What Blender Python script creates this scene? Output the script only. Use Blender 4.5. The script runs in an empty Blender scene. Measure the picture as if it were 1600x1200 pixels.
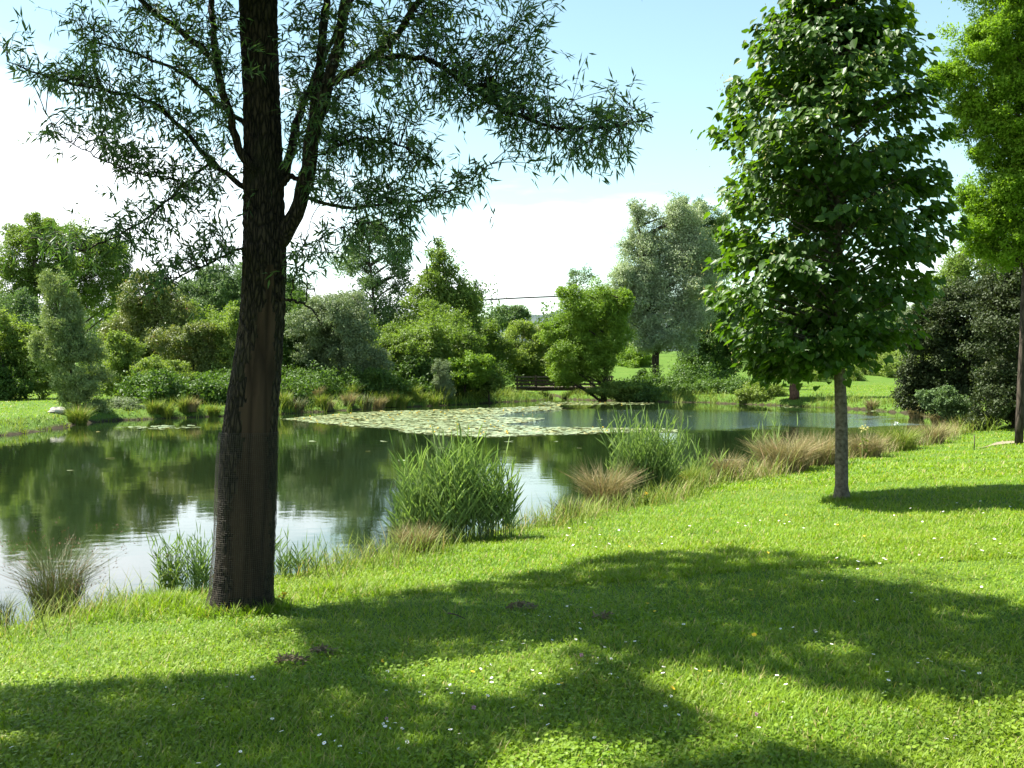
import bpy, math, random
import numpy as np
from mathutils import Vector

scene = bpy.context.scene
COL = scene.collection
R = np.random.default_rng(7)
random.seed(7)

# ------------------------------------------------------------------ camera
EYE = 1.6
PITCH = math.atan(25 / 1600)
cam_d = bpy.data.cameras.new("camera")
cam_d.sensor_width = 36.0
cam_d.lens = 36.0
cam_d.clip_start = 0.05
cam_d.clip_end = 3000
cam = bpy.data.objects.new("camera", cam_d)
cam.location = (0, 0, EYE)
cam.rotation_euler = (math.pi / 2 - PITCH, 0, 0)
COL.objects.link(cam)
scene.camera = cam

# ------------------------------------------------------------------ light
SUN_EL = math.radians(58)
SUN_DIR = np.array([-0.943 * math.cos(SUN_EL), 0.333 * math.cos(SUN_EL), math.sin(SUN_EL)])
SUN_DIR /= np.linalg.norm(SUN_DIR)                      # towards the sun
sun_d = bpy.data.lights.new("sun", 'SUN')
sun_d.energy = 5.0
sun_d.angle = math.radians(0.53)
sun_d.color = (1.0, 0.955, 0.87)
sun = bpy.data.objects.new("sun", sun_d)
sun.rotation_euler = Vector(SUN_DIR).to_track_quat('Z', 'Y').to_euler()
COL.objects.link(sun)

world = bpy.data.worlds.new("World")
scene.world = world
world.use_nodes = True
wn, wl = world.node_tree.nodes, world.node_tree.links
wn.clear()


def wnode(t, **kw):
    n = wn.new(t)
    for k, v in kw.items():
        setattr(n, k, v)
    return n


def wmath(op, a, b=None, clamp=False):
    n = wn.new('ShaderNodeMath')
    n.operation = op
    n.use_clamp = clamp
    for i, q in enumerate((a, b)):
        if q is None:
            continue
        if isinstance(q, (int, float)):
            n.inputs[i].default_value = q
        else:
            wl.new(q, n.inputs[i])
    return n.outputs[0]


sky = wnode('ShaderNodeTexSky', sky_type='NISHITA', sun_disc=False)
sky.sun_elevation = SUN_EL
sky.sun_rotation = math.atan2(SUN_DIR[0], SUN_DIR[1])
sky.altitude = 100
sky.air_density = 1.0
sky.dust_density = 0.6
sky.ozone_density = 0.7
tc = wnode('ShaderNodeTexCoord')
sep = wnode('ShaderNodeSeparateXYZ')
wl.new(tc.outputs['Generated'], sep.inputs[0])
X, Y, Z = sep.outputs
zz = wmath('ADD', wmath('MAXIMUM', Z, 0.0), 0.16)
comb = wnode('ShaderNodeCombineXYZ')
wl.new(wmath('DIVIDE', X, zz), comb.inputs[0])
wl.new(wmath('DIVIDE', Y, zz), comb.inputs[1])
noi = wnode('ShaderNodeTexNoise')
noi.inputs['Scale'].default_value = 0.9
noi.inputs['Detail'].default_value = 7
noi.inputs['Roughness'].default_value = 0.55
noi.inputs['Distortion'].default_value = 0.25
wl.new(comb.outputs[0], noi.inputs['Vector'])
# more cloud low in the sky and towards the left (west) of the pond
bias = wmath('ADD', wmath('MULTIPLY', X, -0.30), wmath('MULTIPLY', wmath('SUBTRACT', 0.16, Z), 0.95))
amt = wmath('ADD', noi.outputs['Fac'], bias)
cl = wnode('ShaderNodeMapRange')
cl.interpolation_type = 'SMOOTHSTEP'
cl.inputs['From Min'].default_value = 0.44
cl.inputs['From Max'].default_value = 0.76
wl.new(amt, cl.inputs['Value'])
hi = wnode('ShaderNodeMapRange')            # thin veil that fades upward
hi.inputs['From Min'].default_value = 0.0
hi.inputs['From Max'].default_value = 0.42
hi.inputs['To Min'].default_value = 0.10
hi.inputs['To Max'].default_value = 0.02
wl.new(Z, hi.inputs['Value'])
fac = wmath('MAXIMUM', wmath('MULTIPLY', cl.outputs[0], 0.95), hi.outputs[0])
mixc = wnode('ShaderNodeMix', data_type='RGBA')
wl.new(fac, mixc.inputs['Factor'])
tint = wnode('ShaderNodeMix', data_type='RGBA', blend_type='MULTIPLY')
tint.inputs['Factor'].default_value = 1.0
tint.inputs['B'].default_value = (1.36, 1.54, 1.26, 1)
wl.new(sky.outputs[0], tint.inputs['A'])
wl.new(tint.outputs['Result'], mixc.inputs['A'])
mixc.inputs['B'].default_value = (13.0, 13.3, 13.9, 1)
bg = wnode('ShaderNodeBackground')
bg.inputs['Strength'].default_value = 0.05
wl.new(mixc.outputs['Result'], bg.inputs['Color'])
wo = wnode('ShaderNodeOutputWorld')
wl.new(bg.outputs[0], wo.inputs['Surface'])

scene.view_settings.view_transform = 'Standard'
scene.view_settings.look = 'None'
scene.view_settings.exposure = 1.85
scene.view_settings.gamma = 1.0
scene.cycles.max_bounces = 7
scene.cycles.diffuse_bounces = 3
scene.cycles.glossy_bounces = 3
scene.cycles.transmission_bounces = 4
scene.cycles.caustics_reflective = False
scene.cycles.caustics_refractive = False
scene.cycles.sample_clamp_indirect = 6.0


# ------------------------------------------------------------------ helpers
CT, ST = math.cos(PITCH), math.sin(PITCH)


def ray(px, py):
    u = (px - 800) / 1600
    v = (600 - py) / 1600
    return np.array([u, CT + v * ST, -ST + v * CT])


def P(px, py, D):
    """world point seen at a photo pixel, D metres in front"""
    d = ray(px, py)
    return np.array([0, 0, EYE]) + d * (D / d[1])


def PZ(px, py, z):
    d = ray(px, py)
    return np.array([0, 0, EYE]) + d * ((z - EYE) / d[2])


def proj(p):
    p = np.atleast_2d(p)
    q = p - np.array([0, 0, EYE])
    f = q[:, 1] * CT - q[:, 2] * ST
    up = q[:, 1] * ST + q[:, 2] * CT
    return 800 + 1600 * q[:, 0] / f, 600 - 1600 * up / f


def unit(a):
    return a / np.maximum(np.linalg.norm(a, axis=-1, keepdims=True), 1e-9)


class MB:
    """collects arrays of vertices and faces into one mesh"""

    def __init__(self):
        self.v, self.f, self.n, self.a = [], [], 0, []

    def add(self, V, F, mi=0, a=None, smooth=False):
        V = np.asarray(V, float).reshape(-1, 3)
        F = np.asarray(F, np.int64)
        if len(V) == 0 or len(F) == 0:
            return
        self.v.append(V)
        self.f.append((F + self.n, mi, smooth))
        self.a.append(np.zeros(len(V)) if a is None else np.broadcast_to(np.asarray(a, float), (len(V),)))
        self.n += len(V)

    def tube(self, pts, rad, sides=8, mi=0, wob=0.0, cap=True, smooth=True):
        pts = np.asarray(pts, float)
        k = len(pts)
        rad = np.broadcast_to(np.asarray(rad, float), (k,))
        tan = np.gradient(pts, axis=0)
        tan = unit(tan)
        ref = np.array([0, 1.0, 0]) if abs(tan[:, 1]).mean() < 0.8 else np.array([1.0, 0, 0])
        a1 = unit(np.cross(tan, ref))
        a2 = np.cross(tan, a1)
        th = np.linspace(0, 2 * math.pi, sides, endpoint=False)
        rr = rad[:, None] * (1 + wob * R.standard_normal((k, sides)))
        V = pts[:, None, :] + rr[..., None] * (np.cos(th)[None, :, None] * a1[:, None, :] + np.sin(th)[None, :, None] * a2[:, None, :])
        i = np.arange(k - 1)[:, None] * sides
        j = np.arange(sides)[None, :]
        jn = (j + 1) % sides
        F = np.stack([i + j, i + jn, i + sides + jn, i + sides + j], -1).reshape(-1, 4)
        self.add(V.reshape(-1, 3), F, mi, smooth=smooth)
        if cap:
            n0 = self.n
            b = n0 - k * sides
            self.f.append((np.array([[b + q for q in range(sides)][::-1]]), mi, False))
            self.f.append((np.array([[n0 - sides + q for q in range(sides)]]), mi, False))

    def box(self, c, s, mi=0, rz=0.0):
        c = np.asarray(c, float)
        h = np.asarray(s, float) / 2
        V = np.array([[x, y, z] for x in (-1, 1) for y in (-1, 1) for z in (-1, 1)]) * h
        ca, sa = math.cos(rz), math.sin(rz)
        V = np.stack([V[:, 0] * ca - V[:, 1] * sa, V[:, 0] * sa + V[:, 1] * ca, V[:, 2]], -1) + c
        F = [[0, 1, 3, 2], [4, 6, 7, 5], [0, 4, 5, 1], [2, 3, 7, 6], [0, 2, 6, 4], [1, 5, 7, 3]]
        self.add(V, F, mi)

    def scatter(self, tmpl, faces, C, D, N, L, W, mi=0, a=None):
        """copies a small leaf template: local x = width, y = length, z = normal"""
        C = np.asarray(C, float)
        n = len(C)
        if n == 0:
            return
        T = np.asarray(tmpl, float)
        D = unit(np.asarray(D, float))
        Xd = unit(np.cross(D, N))
        Nn = np.cross(Xd, D)
        L = np.broadcast_to(L, (n,))
        W = np.broadcast_to(W, (n,))
        V = C[:, None, :] + (T[None, :, 0, None] * W[:, None, None]) * Xd[:, None, :] \
            + (T[None, :, 1, None] * L[:, None, None]) * D[:, None, :] \
            + (T[None, :, 2, None] * L[:, None, None]) * Nn[:, None, :]
        k = len(T)
        if a is None:
            a = R.random(n)
        av = np.repeat(np.asarray(a, float), k)
        first = True
        V = V.reshape(-1, 3)
        base = np.arange(n)[:, None] * k
        for fc in faces:
            F = base + np.asarray(fc)[None, :]
            if first:
                self.add(V, F, mi, av)
                first = False
            else:
                self.f.append((F + self.n - len(V), mi, False))

    def build(self, name, mats, parent=None, loc=None):
        V = np.concatenate(self.v)
        if loc is not None:
            V = V - np.asarray(loc)
        me = bpy.data.meshes.new(name)
        me.vertices.add(len(V))
        me.vertices.foreach_set('co', V.astype(np.float32).ravel())
        tot = np.concatenate([np.full(len(F), F.shape[1]) for F, _, _ in self.f])
        idx = np.concatenate([F.ravel() for F, _, _ in self.f])
        mi = np.concatenate([np.full(len(F), m) for F, m, _ in self.f])
        sm = np.concatenate([np.full(len(F), s) for F, _, s in self.f])
        me.loops.add(len(idx))
        me.loops.foreach_set('vertex_index', idx.astype(np.int32))
        me.polygons.add(len(tot))
        st = np.concatenate([[0], np.cumsum(tot)[:-1]])
        me.polygons.foreach_set('loop_start', st.astype(np.int32))
        me.polygons.foreach_set('material_index', mi.astype(np.int32))
        me.polygons.foreach_set('use_smooth', sm.astype(bool))
        at = me.attributes.new('v', 'FLOAT', 'POINT')
        at.data.foreach_set('value', np.concatenate(self.a).astype(np.float32))
        me.update(calc_edges=True)
        me.validate()
        for m in (mats if isinstance(mats, (list, tuple)) else [mats]):
            me.materials.append(m)
        o = bpy.data.objects.new(name, me)
        COL.objects.link(o)
        if parent is not None:
            o.parent = parent
        if loc is not None and parent is None:
            o.location = loc
        return o


def tag(o, label=None, cat=None, group=None, kind=None):
    if label:
        o['label'] = label
    if cat:
        o['category'] = cat
    if group:
        o['group'] = group
    if kind:
        o['kind'] = kind
    return o


def thing(name, label, cat, loc, group=None):
    o = bpy.data.objects.new(name, None)
    o.empty_display_size = 0.3
    o.location = loc
    COL.objects.link(o)
    return tag(o, label, cat, group)


# leaf templates (width-x, length-y, normal-z)
QUAD = ([(0, 0, 0), (-0.5, 0.5, 0.06), (0, 1, -0.04), (0.5, 0.5, 0.06)], [(0, 3, 2, 1)])
LANCE = ([(0, 0, 0), (-0.5, 0.38, 0.03), (0, 1, -0.10), (0.5, 0.38, 0.03), (0, 0.4, -0.02)], [(0, 4, 2, 1), (0, 3, 2, 4)])
HEART = ([(0, 0, 0), (-0.32, -0.06, 0.05), (-0.52, 0.22, 0.12), (-0.44, 0.58, 0.08), (0, 1.05, -0.12),
          (0.44, 0.58, 0.08), (0.52, 0.22, 0.12), (0.32, -0.06, 0.05)],
         [(0, 4, 3, 2, 1), (0, 7, 6, 5, 4)])
BLADE = ([(-0.5, 0, 0), (0.5, 0, 0), (0.4, 0.55, 0.06), (0, 1, 0.30), (-0.4, 0.55, 0.06)], [(0, 1, 2, 4), (4, 2, 3)])


# ------------------------------------------------------------------ materials
class NT:
    def __init__(self, name):
        self.m = bpy.data.materials.new(name)
        self.m.use_nodes = True
        self.t = self.m.node_tree
        self.t.nodes.clear()
        self.out = self.t.nodes.new('ShaderNodeOutputMaterial')

    def n(self, t, ins=None, **kw):
        o = self.t.nodes.new(t)
        for k, v in kw.items():
            setattr(o, k, v)
        for k, v in (ins or {}).items():
            s = o.inputs[k]
            if hasattr(v, 'is_linked') or hasattr(v, 'links'):
                self.t.links.new(v, s)
            else:
                s.default_value = v
        return o

    def mix(self, f, a, b, blend='MIX'):
        o = self.n('ShaderNodeMix', data_type='RGBA', blend_type=blend)
        for k, v in (('Factor', f), ('A', a), ('B', b)):
            s = [q for q in o.inputs if q.name == k and (q.type == ('VALUE' if k == 'Factor' else 'RGBA'))][0]
            if hasattr(v, 'links'):
                self.t.links.new(v, s)
            else:
                s.default_value = v if k == 'Factor' else (*v, 1)[:4]
        return [q for q in o.outputs if q.type == 'RGBA'][0]

    def math(self, op, a, b=0.0, clamp=False):
        o = self.n('ShaderNodeMath', {0: a, 1: b}, operation=op, use_clamp=clamp)
        return o.outputs[0]

    def rng(self, v, a, b, c=0.0, d=1.0):
        o = self.n('ShaderNodeMapRange', {'Value': v, 'From Min': a, 'From Max': b, 'To Min': c, 'To Max': d})
        return o.outputs[0]

    def noise(self, scale, detail=4, vec=None, rough=0.55):
        o = self.n('ShaderNodeTexNoise', {'Scale': scale, 'Detail': detail, 'Roughness': rough})
        if vec is not None:
            self.t.links.new(vec, o.inputs['Vector'])
        return o.outputs['Fac']

    def end(self, sh):
        self.t.links.new(sh, self.out.inputs['Surface'])
        return self.m


def foliage(name, c1, c2, trans=0.35, rough=0.5, spec=0.35, tcol=None, c3=None):
    t = NT(name)
    at = t.n('ShaderNodeAttribute', attribute_name='v').outputs['Fac']
    ob = t.n('ShaderNodeTexCoord').outputs['Object']
    nz = t.rng(t.noise(0.45, 3, ob), 0.3, 0.7)
    f = t.math('ADD', t.math('MULTIPLY', at, 0.65), t.math('MULTIPLY', nz, 0.35), True)
    col = t.mix(f, c1, c2)
    if c3:
        col = t.mix(t.math('GREATER_THAN', at, 0.93), col, c3)
    bs = t.n('ShaderNodeBsdfPrincipled', {'Base Color': col, 'Roughness': rough, 'Specular IOR Level': spec})
    tcol = tcol or (1.25, 1.35, 0.45)
    tc_ = t.mix(1.0, col, tcol, 'MULTIPLY')
    tr = t.n('ShaderNodeBsdfTranslucent', {'Color': tc_})
    mx = t.n('ShaderNodeMixShader', {0: trans, 1: bs.outputs[0], 2: tr.outputs[0]})
    return t.end(mx.outputs[0])


def bark(name, c1, c2, scale=9.0, stretch=0.16, bump=0.5, moss=None):
    t = NT(name)
    ob = t.n('ShaderNodeTexCoord').outputs['Object']
    mp = t.n('ShaderNodeMapping', {'Vector': ob, 'Scale': (1, 1, stretch)}).outputs[0]
    a = t.noise(scale, 6, mp, 0.65)
    vo = t.n('ShaderNodeTexVoronoi', {'Vector': mp, 'Scale': scale * 1.8}, feature='DISTANCE_TO_EDGE').outputs['Distance']
    h = t.math('ADD', t.math('MULTIPLY', a, 0.7), t.rng(vo, 0.0, 0.25, 0.0, 0.5))
    col = t.mix(t.rng(h, 0.3, 0.85), c1, c2)
    if moss:
        col = t.mix(t.rng(t.noise(2.5, 5, ob), 0.52, 0.68), col, moss)
    bp = t.n('ShaderNodeBump', {'Height': h, 'Strength': bump, 'Distance': 0.045})
    bs = t.n('ShaderNodeBsdfPrincipled', {'Base Color': col, 'Roughness': 0.9, 'Specular IOR Level': 0.2, 'Normal': bp.outputs[0]})
    return t.end(bs.outputs[0])


def plain(name, c1, c2, scale=20.0, rough=0.7, spec=0.3, bump=0.15, emit=None):
    t = NT(name)
    ob = t.n('ShaderNodeTexCoord').outputs['Object']
    a = t.noise(scale, 4, ob)
    col = t.mix(t.rng(a, 0.3, 0.7), c1, c2)
    bp = t.n('ShaderNodeBump', {'Height': a, 'Strength': bump, 'Distance': 0.02})
    bs = t.n('ShaderNodeBsdfPrincipled', {'Base Color': col, 'Roughness': rough, 'Specular IOR Level': spec, 'Normal': bp.outputs[0]})
    return t.end(bs.outputs[0])


def ground_mat():
    t = NT("ground_grass")
    ge = t.n('ShaderNodeNewGeometry').outputs['Position']
    s = t.n('ShaderNodeAttribute', attribute_name='v').outputs['Fac']     # metres from the water's edge
    a = t.noise(1.3, 6, ge, 0.6)
    b = t.noise(14.0, 5, ge, 0.7)
    g = t.mix(t.rng(b, 0.3, 0.7), (0.040, 0.085, 0.012), (0.085, 0.150, 0.022))
    g = t.mix(t.rng(a, 0.45, 0.75, 0, 0.6), g, (0.110, 0.155, 0.030))
    soil = t.mix(t.rng(b, 0.3, 0.7), (0.022, 0.018, 0.010), (0.055, 0.045, 0.026))
    edge = t.math('ADD', s, t.math('MULTIPLY', a, -0.35))
    col = t.mix(t.rng(edge, -0.22, -0.06), soil, g)
    bp = t.n('ShaderNodeBump', {'Height': b, 'Strength': 0.6, 'Distance': 0.05})
    bs = t.n('ShaderNodeBsdfPrincipled', {'Base Color': col, 'Roughness': 0.95, 'Specular IOR Level': 0.1, 'Normal': bp.outputs[0]})
    return t.end(bs.outputs[0])


def water_mat():
    t = NT("pond_water")
    ge = t.n('ShaderNodeNewGeometry').outputs['Position']
    mp = t.n('ShaderNodeMapping', {'Vector': ge, 'Scale': (0.8, 1.0, 1)}).outputs[0]
    n1 = t.noise(1.1, 3, mp, 0.5)
    n2 = t.noise(4.5, 3, mp, 0.6)
    # a breeze ruffles the open middle of the pond
    sx = t.n('ShaderNodeSeparateXYZ', {'Vector': ge}).outputs
    dx = t.math('DIVIDE', t.math('SUBTRACT', sx[0], 5.5), 9.0)
    dy = t.math('DIVIDE', t.math('SUBTRACT', sx[1], 43.0), 8.0)
    r2 = t.math('ADD', t.math('MULTIPLY', dx, dx), t.math('MULTIPLY', dy, dy))
    r2 = t.math('ADD', r2, t.math('MULTIPLY', t.math('SUBTRACT', t.noise(0.35, 3, ge), 0.5), 2.4))
    calm = t.n('ShaderNodeMapRange', {'Value': r2, 'From Min': 0.3, 'From Max': 1.5, 'To Min': 1.0, 'To Max': 0.0},
               interpolation_type='SMOOTHSTEP').outputs[0]
    h = t.math('ADD', t.math('MULTIPLY', n1, 0.0034), t.math('MULTIPLY', n2, 0.0009))
    n3 = t.noise(7.0, 4, mp, 0.65)
    h = t.math('ADD', h, t.math('MULTIPLY', t.math('MULTIPLY', n3, calm), 0.05))
    bp = t.n('ShaderNodeBump', {'Height': h, 'Strength': 1.0, 'Distance': 1.0})
    col = t.mix(t.rng(t.noise(0.2, 3, ge), 0.35, 0.65), (0.007, 0.014, 0.005), (0.011, 0.019, 0.006))
    bs = t.n('ShaderNodeBsdfPrincipled', {'Base Color': col, 'Roughness': 0.03, 'IOR': 1.48, 'Normal': bp.outputs[0]})
    return t.end(bs.outputs[0])


def lawn_mat():
    t = NT("lawn_blades")
    at = t.n('ShaderNodeAttribute', attribute_name='v').outputs['Fac']
    ge = t.n('ShaderNodeNewGeometry').outputs['Position']
    n1 = t.rng(t.noise(0.55, 4, ge, 0.6), 0.36, 0.64)
    n2 = t.rng(t.noise(2.6, 4, ge, 0.65), 0.35, 0.70)
    f = t.math('ADD', t.math('MULTIPLY', at, 0.6), t.math('MULTIPLY', n2, 0.4), True)
    col = t.mix(f, (0.074, 0.168, 0.010), (0.260, 0.370, 0.024))
    col = t.mix(t.math('MULTIPLY', n1, 0.32), col, (0.235, 0.275, 0.030))
    col = t.mix(t.math('GREATER_THAN', at, 0.92), col, (0.340, 0.300, 0.120))
    bs = t.n('ShaderNodeBsdfPrincipled', {'Base Color': col, 'Roughness': 0.5, 'Specular IOR Level': 0.25})
    tr = t.n('ShaderNodeBsdfTranslucent', {'Color': t.mix(1.0, col, (1.15, 1.25, 0.35), 'MULTIPLY')})
    mx = t.n('ShaderNodeMixShader', {0: 0.42, 1: bs.outputs[0], 2: tr.outputs[0]})
    return t.end(mx.outputs[0])


M = {}
M['ground'] = ground_mat()
M['water'] = water_mat()
M['lawn'] = lawn_mat()
M['bankgrass'] = foliage("bank_grass_blades", (0.080, 0.150, 0.018), (0.250, 0.290, 0.055), 0.35, 0.6, 0.2, (1.1, 1.1, 0.6), (0.32, 0.25, 0.11))
M['dry'] = foliage("dry_grass_blades", (0.110, 0.125, 0.042), (0.360, 0.290, 0.150), 0.28, 0.7, 0.2, (1.0, 0.95, 0.7), (0.30, 0.20, 0.11))
M['rush'] = foliage("rush_blades", (0.050, 0.085, 0.030), (0.150, 0.145, 0.060), 0.2, 0.6, 0.3, (1.0, 1.0, 0.6), (0.16, 0.09, 0.06))
M['reed'] = foliage("reed_leaves", (0.140, 0.225, 0.068), (0.320, 0.420, 0.150), 0.40, 0.45, 0.35, (1.1, 1.2, 0.55))
M['willow'] = foliage("willow_leaves", (0.036, 0.074, 0.032), (0.085, 0.140, 0.052), 0.38, 0.5, 0.25, (1.5, 1.65, 0.5), (0.15, 0.21, 0.07))
M['linden'] = foliage("linden_leaves", (0.017, 0.052, 0.009), (0.085, 0.155, 0.020), 0.38, 0.45, 0.3, (1.9, 1.95, 0.35))
M['blossom'] = foliage("linden_bracts", (0.30, 0.31, 0.10), (0.50, 0.46, 0.20), 0.4, 0.6, 0.2, (1.0, 1.0, 0.7))
M['acacia'] = foliage("acacia_leaflets", (0.105, 0.200, 0.014), (0.215, 0.335, 0.028), 0.5, 0.55, 0.15, (1.3, 1.35, 0.4))
M['bright'] = foliage("bright_leaves", (0.105, 0.195, 0.018), (0.200, 0.310, 0.034), 0.42, 0.5, 0.3, (1.25, 1.25, 0.45))
M['mid'] = foliage("mid_leaves", (0.080, 0.140, 0.026), (0.200, 0.270, 0.056), 0.42, 0.5, 0.22)
M['fresh'] = foliage("fresh_leaves", (0.115, 0.180, 0.034), (0.260, 0.320, 0.085), 0.42, 0.5, 0.22)
M['deep'] = foliage("deep_leaves", (0.042, 0.088, 0.020), (0.110, 0.180, 0.038), 0.36, 0.5, 0.2)
M['blue'] = foliage("bluish_leaves", (0.075, 0.135, 0.050), (0.165, 0.235, 0.090), 0.36, 0.5, 0.22, (1.1, 1.2, 0.6))
M['silver'] = foliage("silver_leaves", (0.190, 0.250, 0.130), (0.410, 0.465, 0.290), 0.32, 0.5, 0.3, (1.0, 1.1, 0.6))
M['pale'] = foliage("pale_willow_leaves", (0.130, 0.190, 0.062), (0.300, 0.360, 0.150), 0.30, 0.5, 0.3, (1.05, 1.1, 0.5))
M['greyg'] = foliage("grey_green_leaves", (0.120, 0.175, 0.080), (0.250, 0.300, 0.160), 0.30, 0.5, 0.3, (1.0, 1.05, 0.55))
M['reddish'] = foliage("reddish_tipped_leaves", (0.095, 0.145, 0.030), (0.210, 0.225, 0.070), 0.36, 0.45, 0.35, (1.1, 1.1, 0.5), (0.25, 0.12, 0.08))
M['olive'] = foliage("dark_olive_leaves", (0.022, 0.036, 0.011), (0.062, 0.086, 0.026), 0.26, 0.55, 0.22, (1.1, 1.1, 0.5), (0.10, 0.11, 0.045))
M['far'] = foliage("far_wood_leaves", (0.055, 0.100, 0.030), (0.110, 0.170, 0.050), 0.34, 0.6, 0.2)
M['bark_w'] = bark("willow_bark", (0.003, 0.0025, 0.002), (0.050, 0.038, 0.026), 19, 0.24, 1.0, (0.020, 0.020, 0.010))
M['bark_l'] = plain("linden_bark", (0.050, 0.042, 0.030), (0.150, 0.132, 0.102), 22, 0.9, 0.15, 0.6)
M['bark_d'] = bark("dark_bark", (0.022, 0.017, 0.012), (0.070, 0.055, 0.040), 6, 0.25, 0.6)
M['bark_r'] = bark("red_brown_bark", (0.060, 0.032, 0.020), (0.150, 0.085, 0.055), 8, 0.3, 0.6)
M['bark_p'] = bark("pale_bark", (0.080, 0.065, 0.050), (0.170, 0.140, 0.110), 8, 0.3, 0.5)
M['wire'] = plain("rusty_wire", (0.022, 0.018, 0.012), (0.065, 0.055, 0.036), 30, 0.6, 0.3)
M['wound'] = bark("bare_wood", (0.015, 0.009, 0.0055), (0.050, 0.031, 0.020), 5, 0.08, 0.5)
M['pad'] = foliage("lily_pad_skin", (0.150, 0.195, 0.085), (0.300, 0.335, 0.165), 0.10, 0.28, 0.5, (1, 1, 0.6), (0.36, 0.32, 0.11))
M['yellow'] = plain("yellow_petals", (0.70, 0.42, 0.02), (0.80, 0.55, 0.03), 30, 0.6)
M['white'] = plain("white_petals", (0.78, 0.78, 0.76), (0.85, 0.85, 0.84), 40, 0.6)
M['pink'] = plain("pink_petals", (0.45, 0.20, 0.32), (0.60, 0.32, 0.42), 40, 0.7)
M['wood'] = bark("grey_wood", (0.060, 0.046, 0.034), (0.170, 0.135, 0.105), 9, 0.4, 0.3)
M['wood_d'] = bark("brown_wood", (0.035, 0.024, 0.017), (0.090, 0.062, 0.044), 9, 0.4, 0.3)
M['stone'] = plain("pale_stone", (0.22, 0.21, 0.18), (0.38, 0.36, 0.32), 6, 0.85, 0.2, 0.5)
M['sand'] = plain("path_sand", (0.15, 0.125, 0.085), (0.24, 0.205, 0.15), 5, 0.95, 0.1, 0.3)
M['cable'] = plain("cable_black", (0.03, 0.03, 0.03), (0.05, 0.05, 0.05), 5, 0.6)
M['deadleaf'] = foliage("dead_leaves", (0.085, 0.075, 0.045), (0.210, 0.165, 0.105), 0.15, 0.8, 0.15, (1, 0.9, 0.6))
M['hill'] = plain("hazed_hill_woods", (0.040, 0.058, 0.060), (0.070, 0.088, 0.082), 0.06, 0.95, 0.05, 0.8)  # distance haze put into the colour as a bluish grey

# ------------------------------------------------------------------ terrain
WZ = -0.5
near_px = [(0, 985), (90, 968), (170, 950), (250, 938), (330, 925), (440, 905), (520, 888), (600, 868), (700, 850), (800, 830),
           (860, 818), (960, 795), (1060, 770), (1140, 752), (1200, 738), (1300, 722), (1400, 702), (1470, 686), (1500, 672)]
far_px = [(1490, 662), (1455, 655), (1430, 646), (1360, 641), (1300, 637), (1200, 633), (1100, 629), (1030, 628), (960, 626), (905, 625)]
far_px2 = [(850, 625), (790, 628), (740, 631), (690, 634), (610, 637), (540, 641), (470, 645), (420, 648), (340, 651), (270, 653),
           (200, 656), (140, 660), (100, 668), (40, 677), (0, 681)]
poly = [(-22, 24), (-20, 14), (-10, 8.6)] + [tuple(PZ(x, y, WZ)[:2]) for x, y in near_px] + [tuple(PZ(x, y, WZ)[:2]) for x, y in far_px]
e1, e2 = PZ(905, 625, WZ), PZ(862, 625, WZ)
poly += [(3.9, 69.5), (3.6, 78.0), (2.5, 78.0), (2.6, 69.5)]
poly += [tuple(PZ(x, y, WZ)[:2]) for x, y in far_px2] + [(-20, 31)]
POLY = np.array(poly)


def sdist(x, y):
    """metres to the water's edge, positive on land"""
    x = np.asarray(x, float).ravel()
    y = np.asarray(y, float).ravel()
    best = np.full(len(x), 1e9)
    inside = np.zeros(len(x), bool)
    n = len(POLY)
    for i in range(n):
        ax, ay = POLY[i]
        bx, by = POLY[(i + 1) % n]
        dx, dy = bx - ax, by - ay
        t = np.clip(((x - ax) * dx + (y - ay) * dy) / (dx * dx + dy * dy + 1e-12), 0, 1)
        best = np.minimum(best, (x - ax - t * dx) ** 2 + (y - ay - t * dy) ** 2)
        if abs(dy) > 1e-9:
            c = ((ay > y) != (by > y)) & (x < (bx - ax) * (y - ay) / dy + ax)
            inside ^= c
    d = np.sqrt(best)
    wig = 0.10 * np.sin(x * 2.1 + 1.3 * np.sin(y * 1.7)) + 0.06 * np.sin(x * 5.3 + y * 4.1)
    return np.where(inside, -d, d) + wig * np.clip(np.hypot(x, y) / 14, 0.5, 2.2)


def sstep(a, b, v):
    t = np.clip((v - a) / (b - a), 0, 1)
    return t * t * (3 - 2 * t)


def ground_z(x, y, s=None):
    x = np.asarray(x, float)
    y = np.asarray(y, float)
    if s is None:
        s = sdist(x, y).reshape(x.shape)
    sp = np.maximum(s, 0)
    far = sstep(28, 36, y)
    land = WZ + (1 - far) * (0.10 * (1 - np.exp(-sp / 0.25)) + 0.40 * sstep(0, 6.5, sp)) \
        + far * (0.34 * (1 - np.exp(-sp / 0.25)) + 0.26 * (1 - np.exp(-sp / 3.0)))
    land = land + np.minimum(sp, 1) * (0.025 * np.sin(x * 0.9 + 0.6) * np.sin(y * 0.7) + 0.012 * np.sin(x * 2.3 + y * 1.9))
    land = land + 3.2 * sstep(86, 118, y) + 3 * sstep(118, 300, y)
    pond = WZ - 0.9 * sstep(0, 2.0, -s)
    return np.where(s > 0, land, pond)


def gz(x, y):
    return float(ground_z(np.array([x]), np.array([y]))[0])


def graded(lo, hi, f0, f1, df, grow=1.22):
    a = list(np.arange(f0, f1 + 1e-6, df))
    d = df
    v = f1
    while v < hi:
        d *= grow
        v += d
        a.append(v)
    d = df
    v = f0
    while v > lo:
        d *= grow
        v -= d
        a.insert(0, v)
    return np.array(a)


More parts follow.
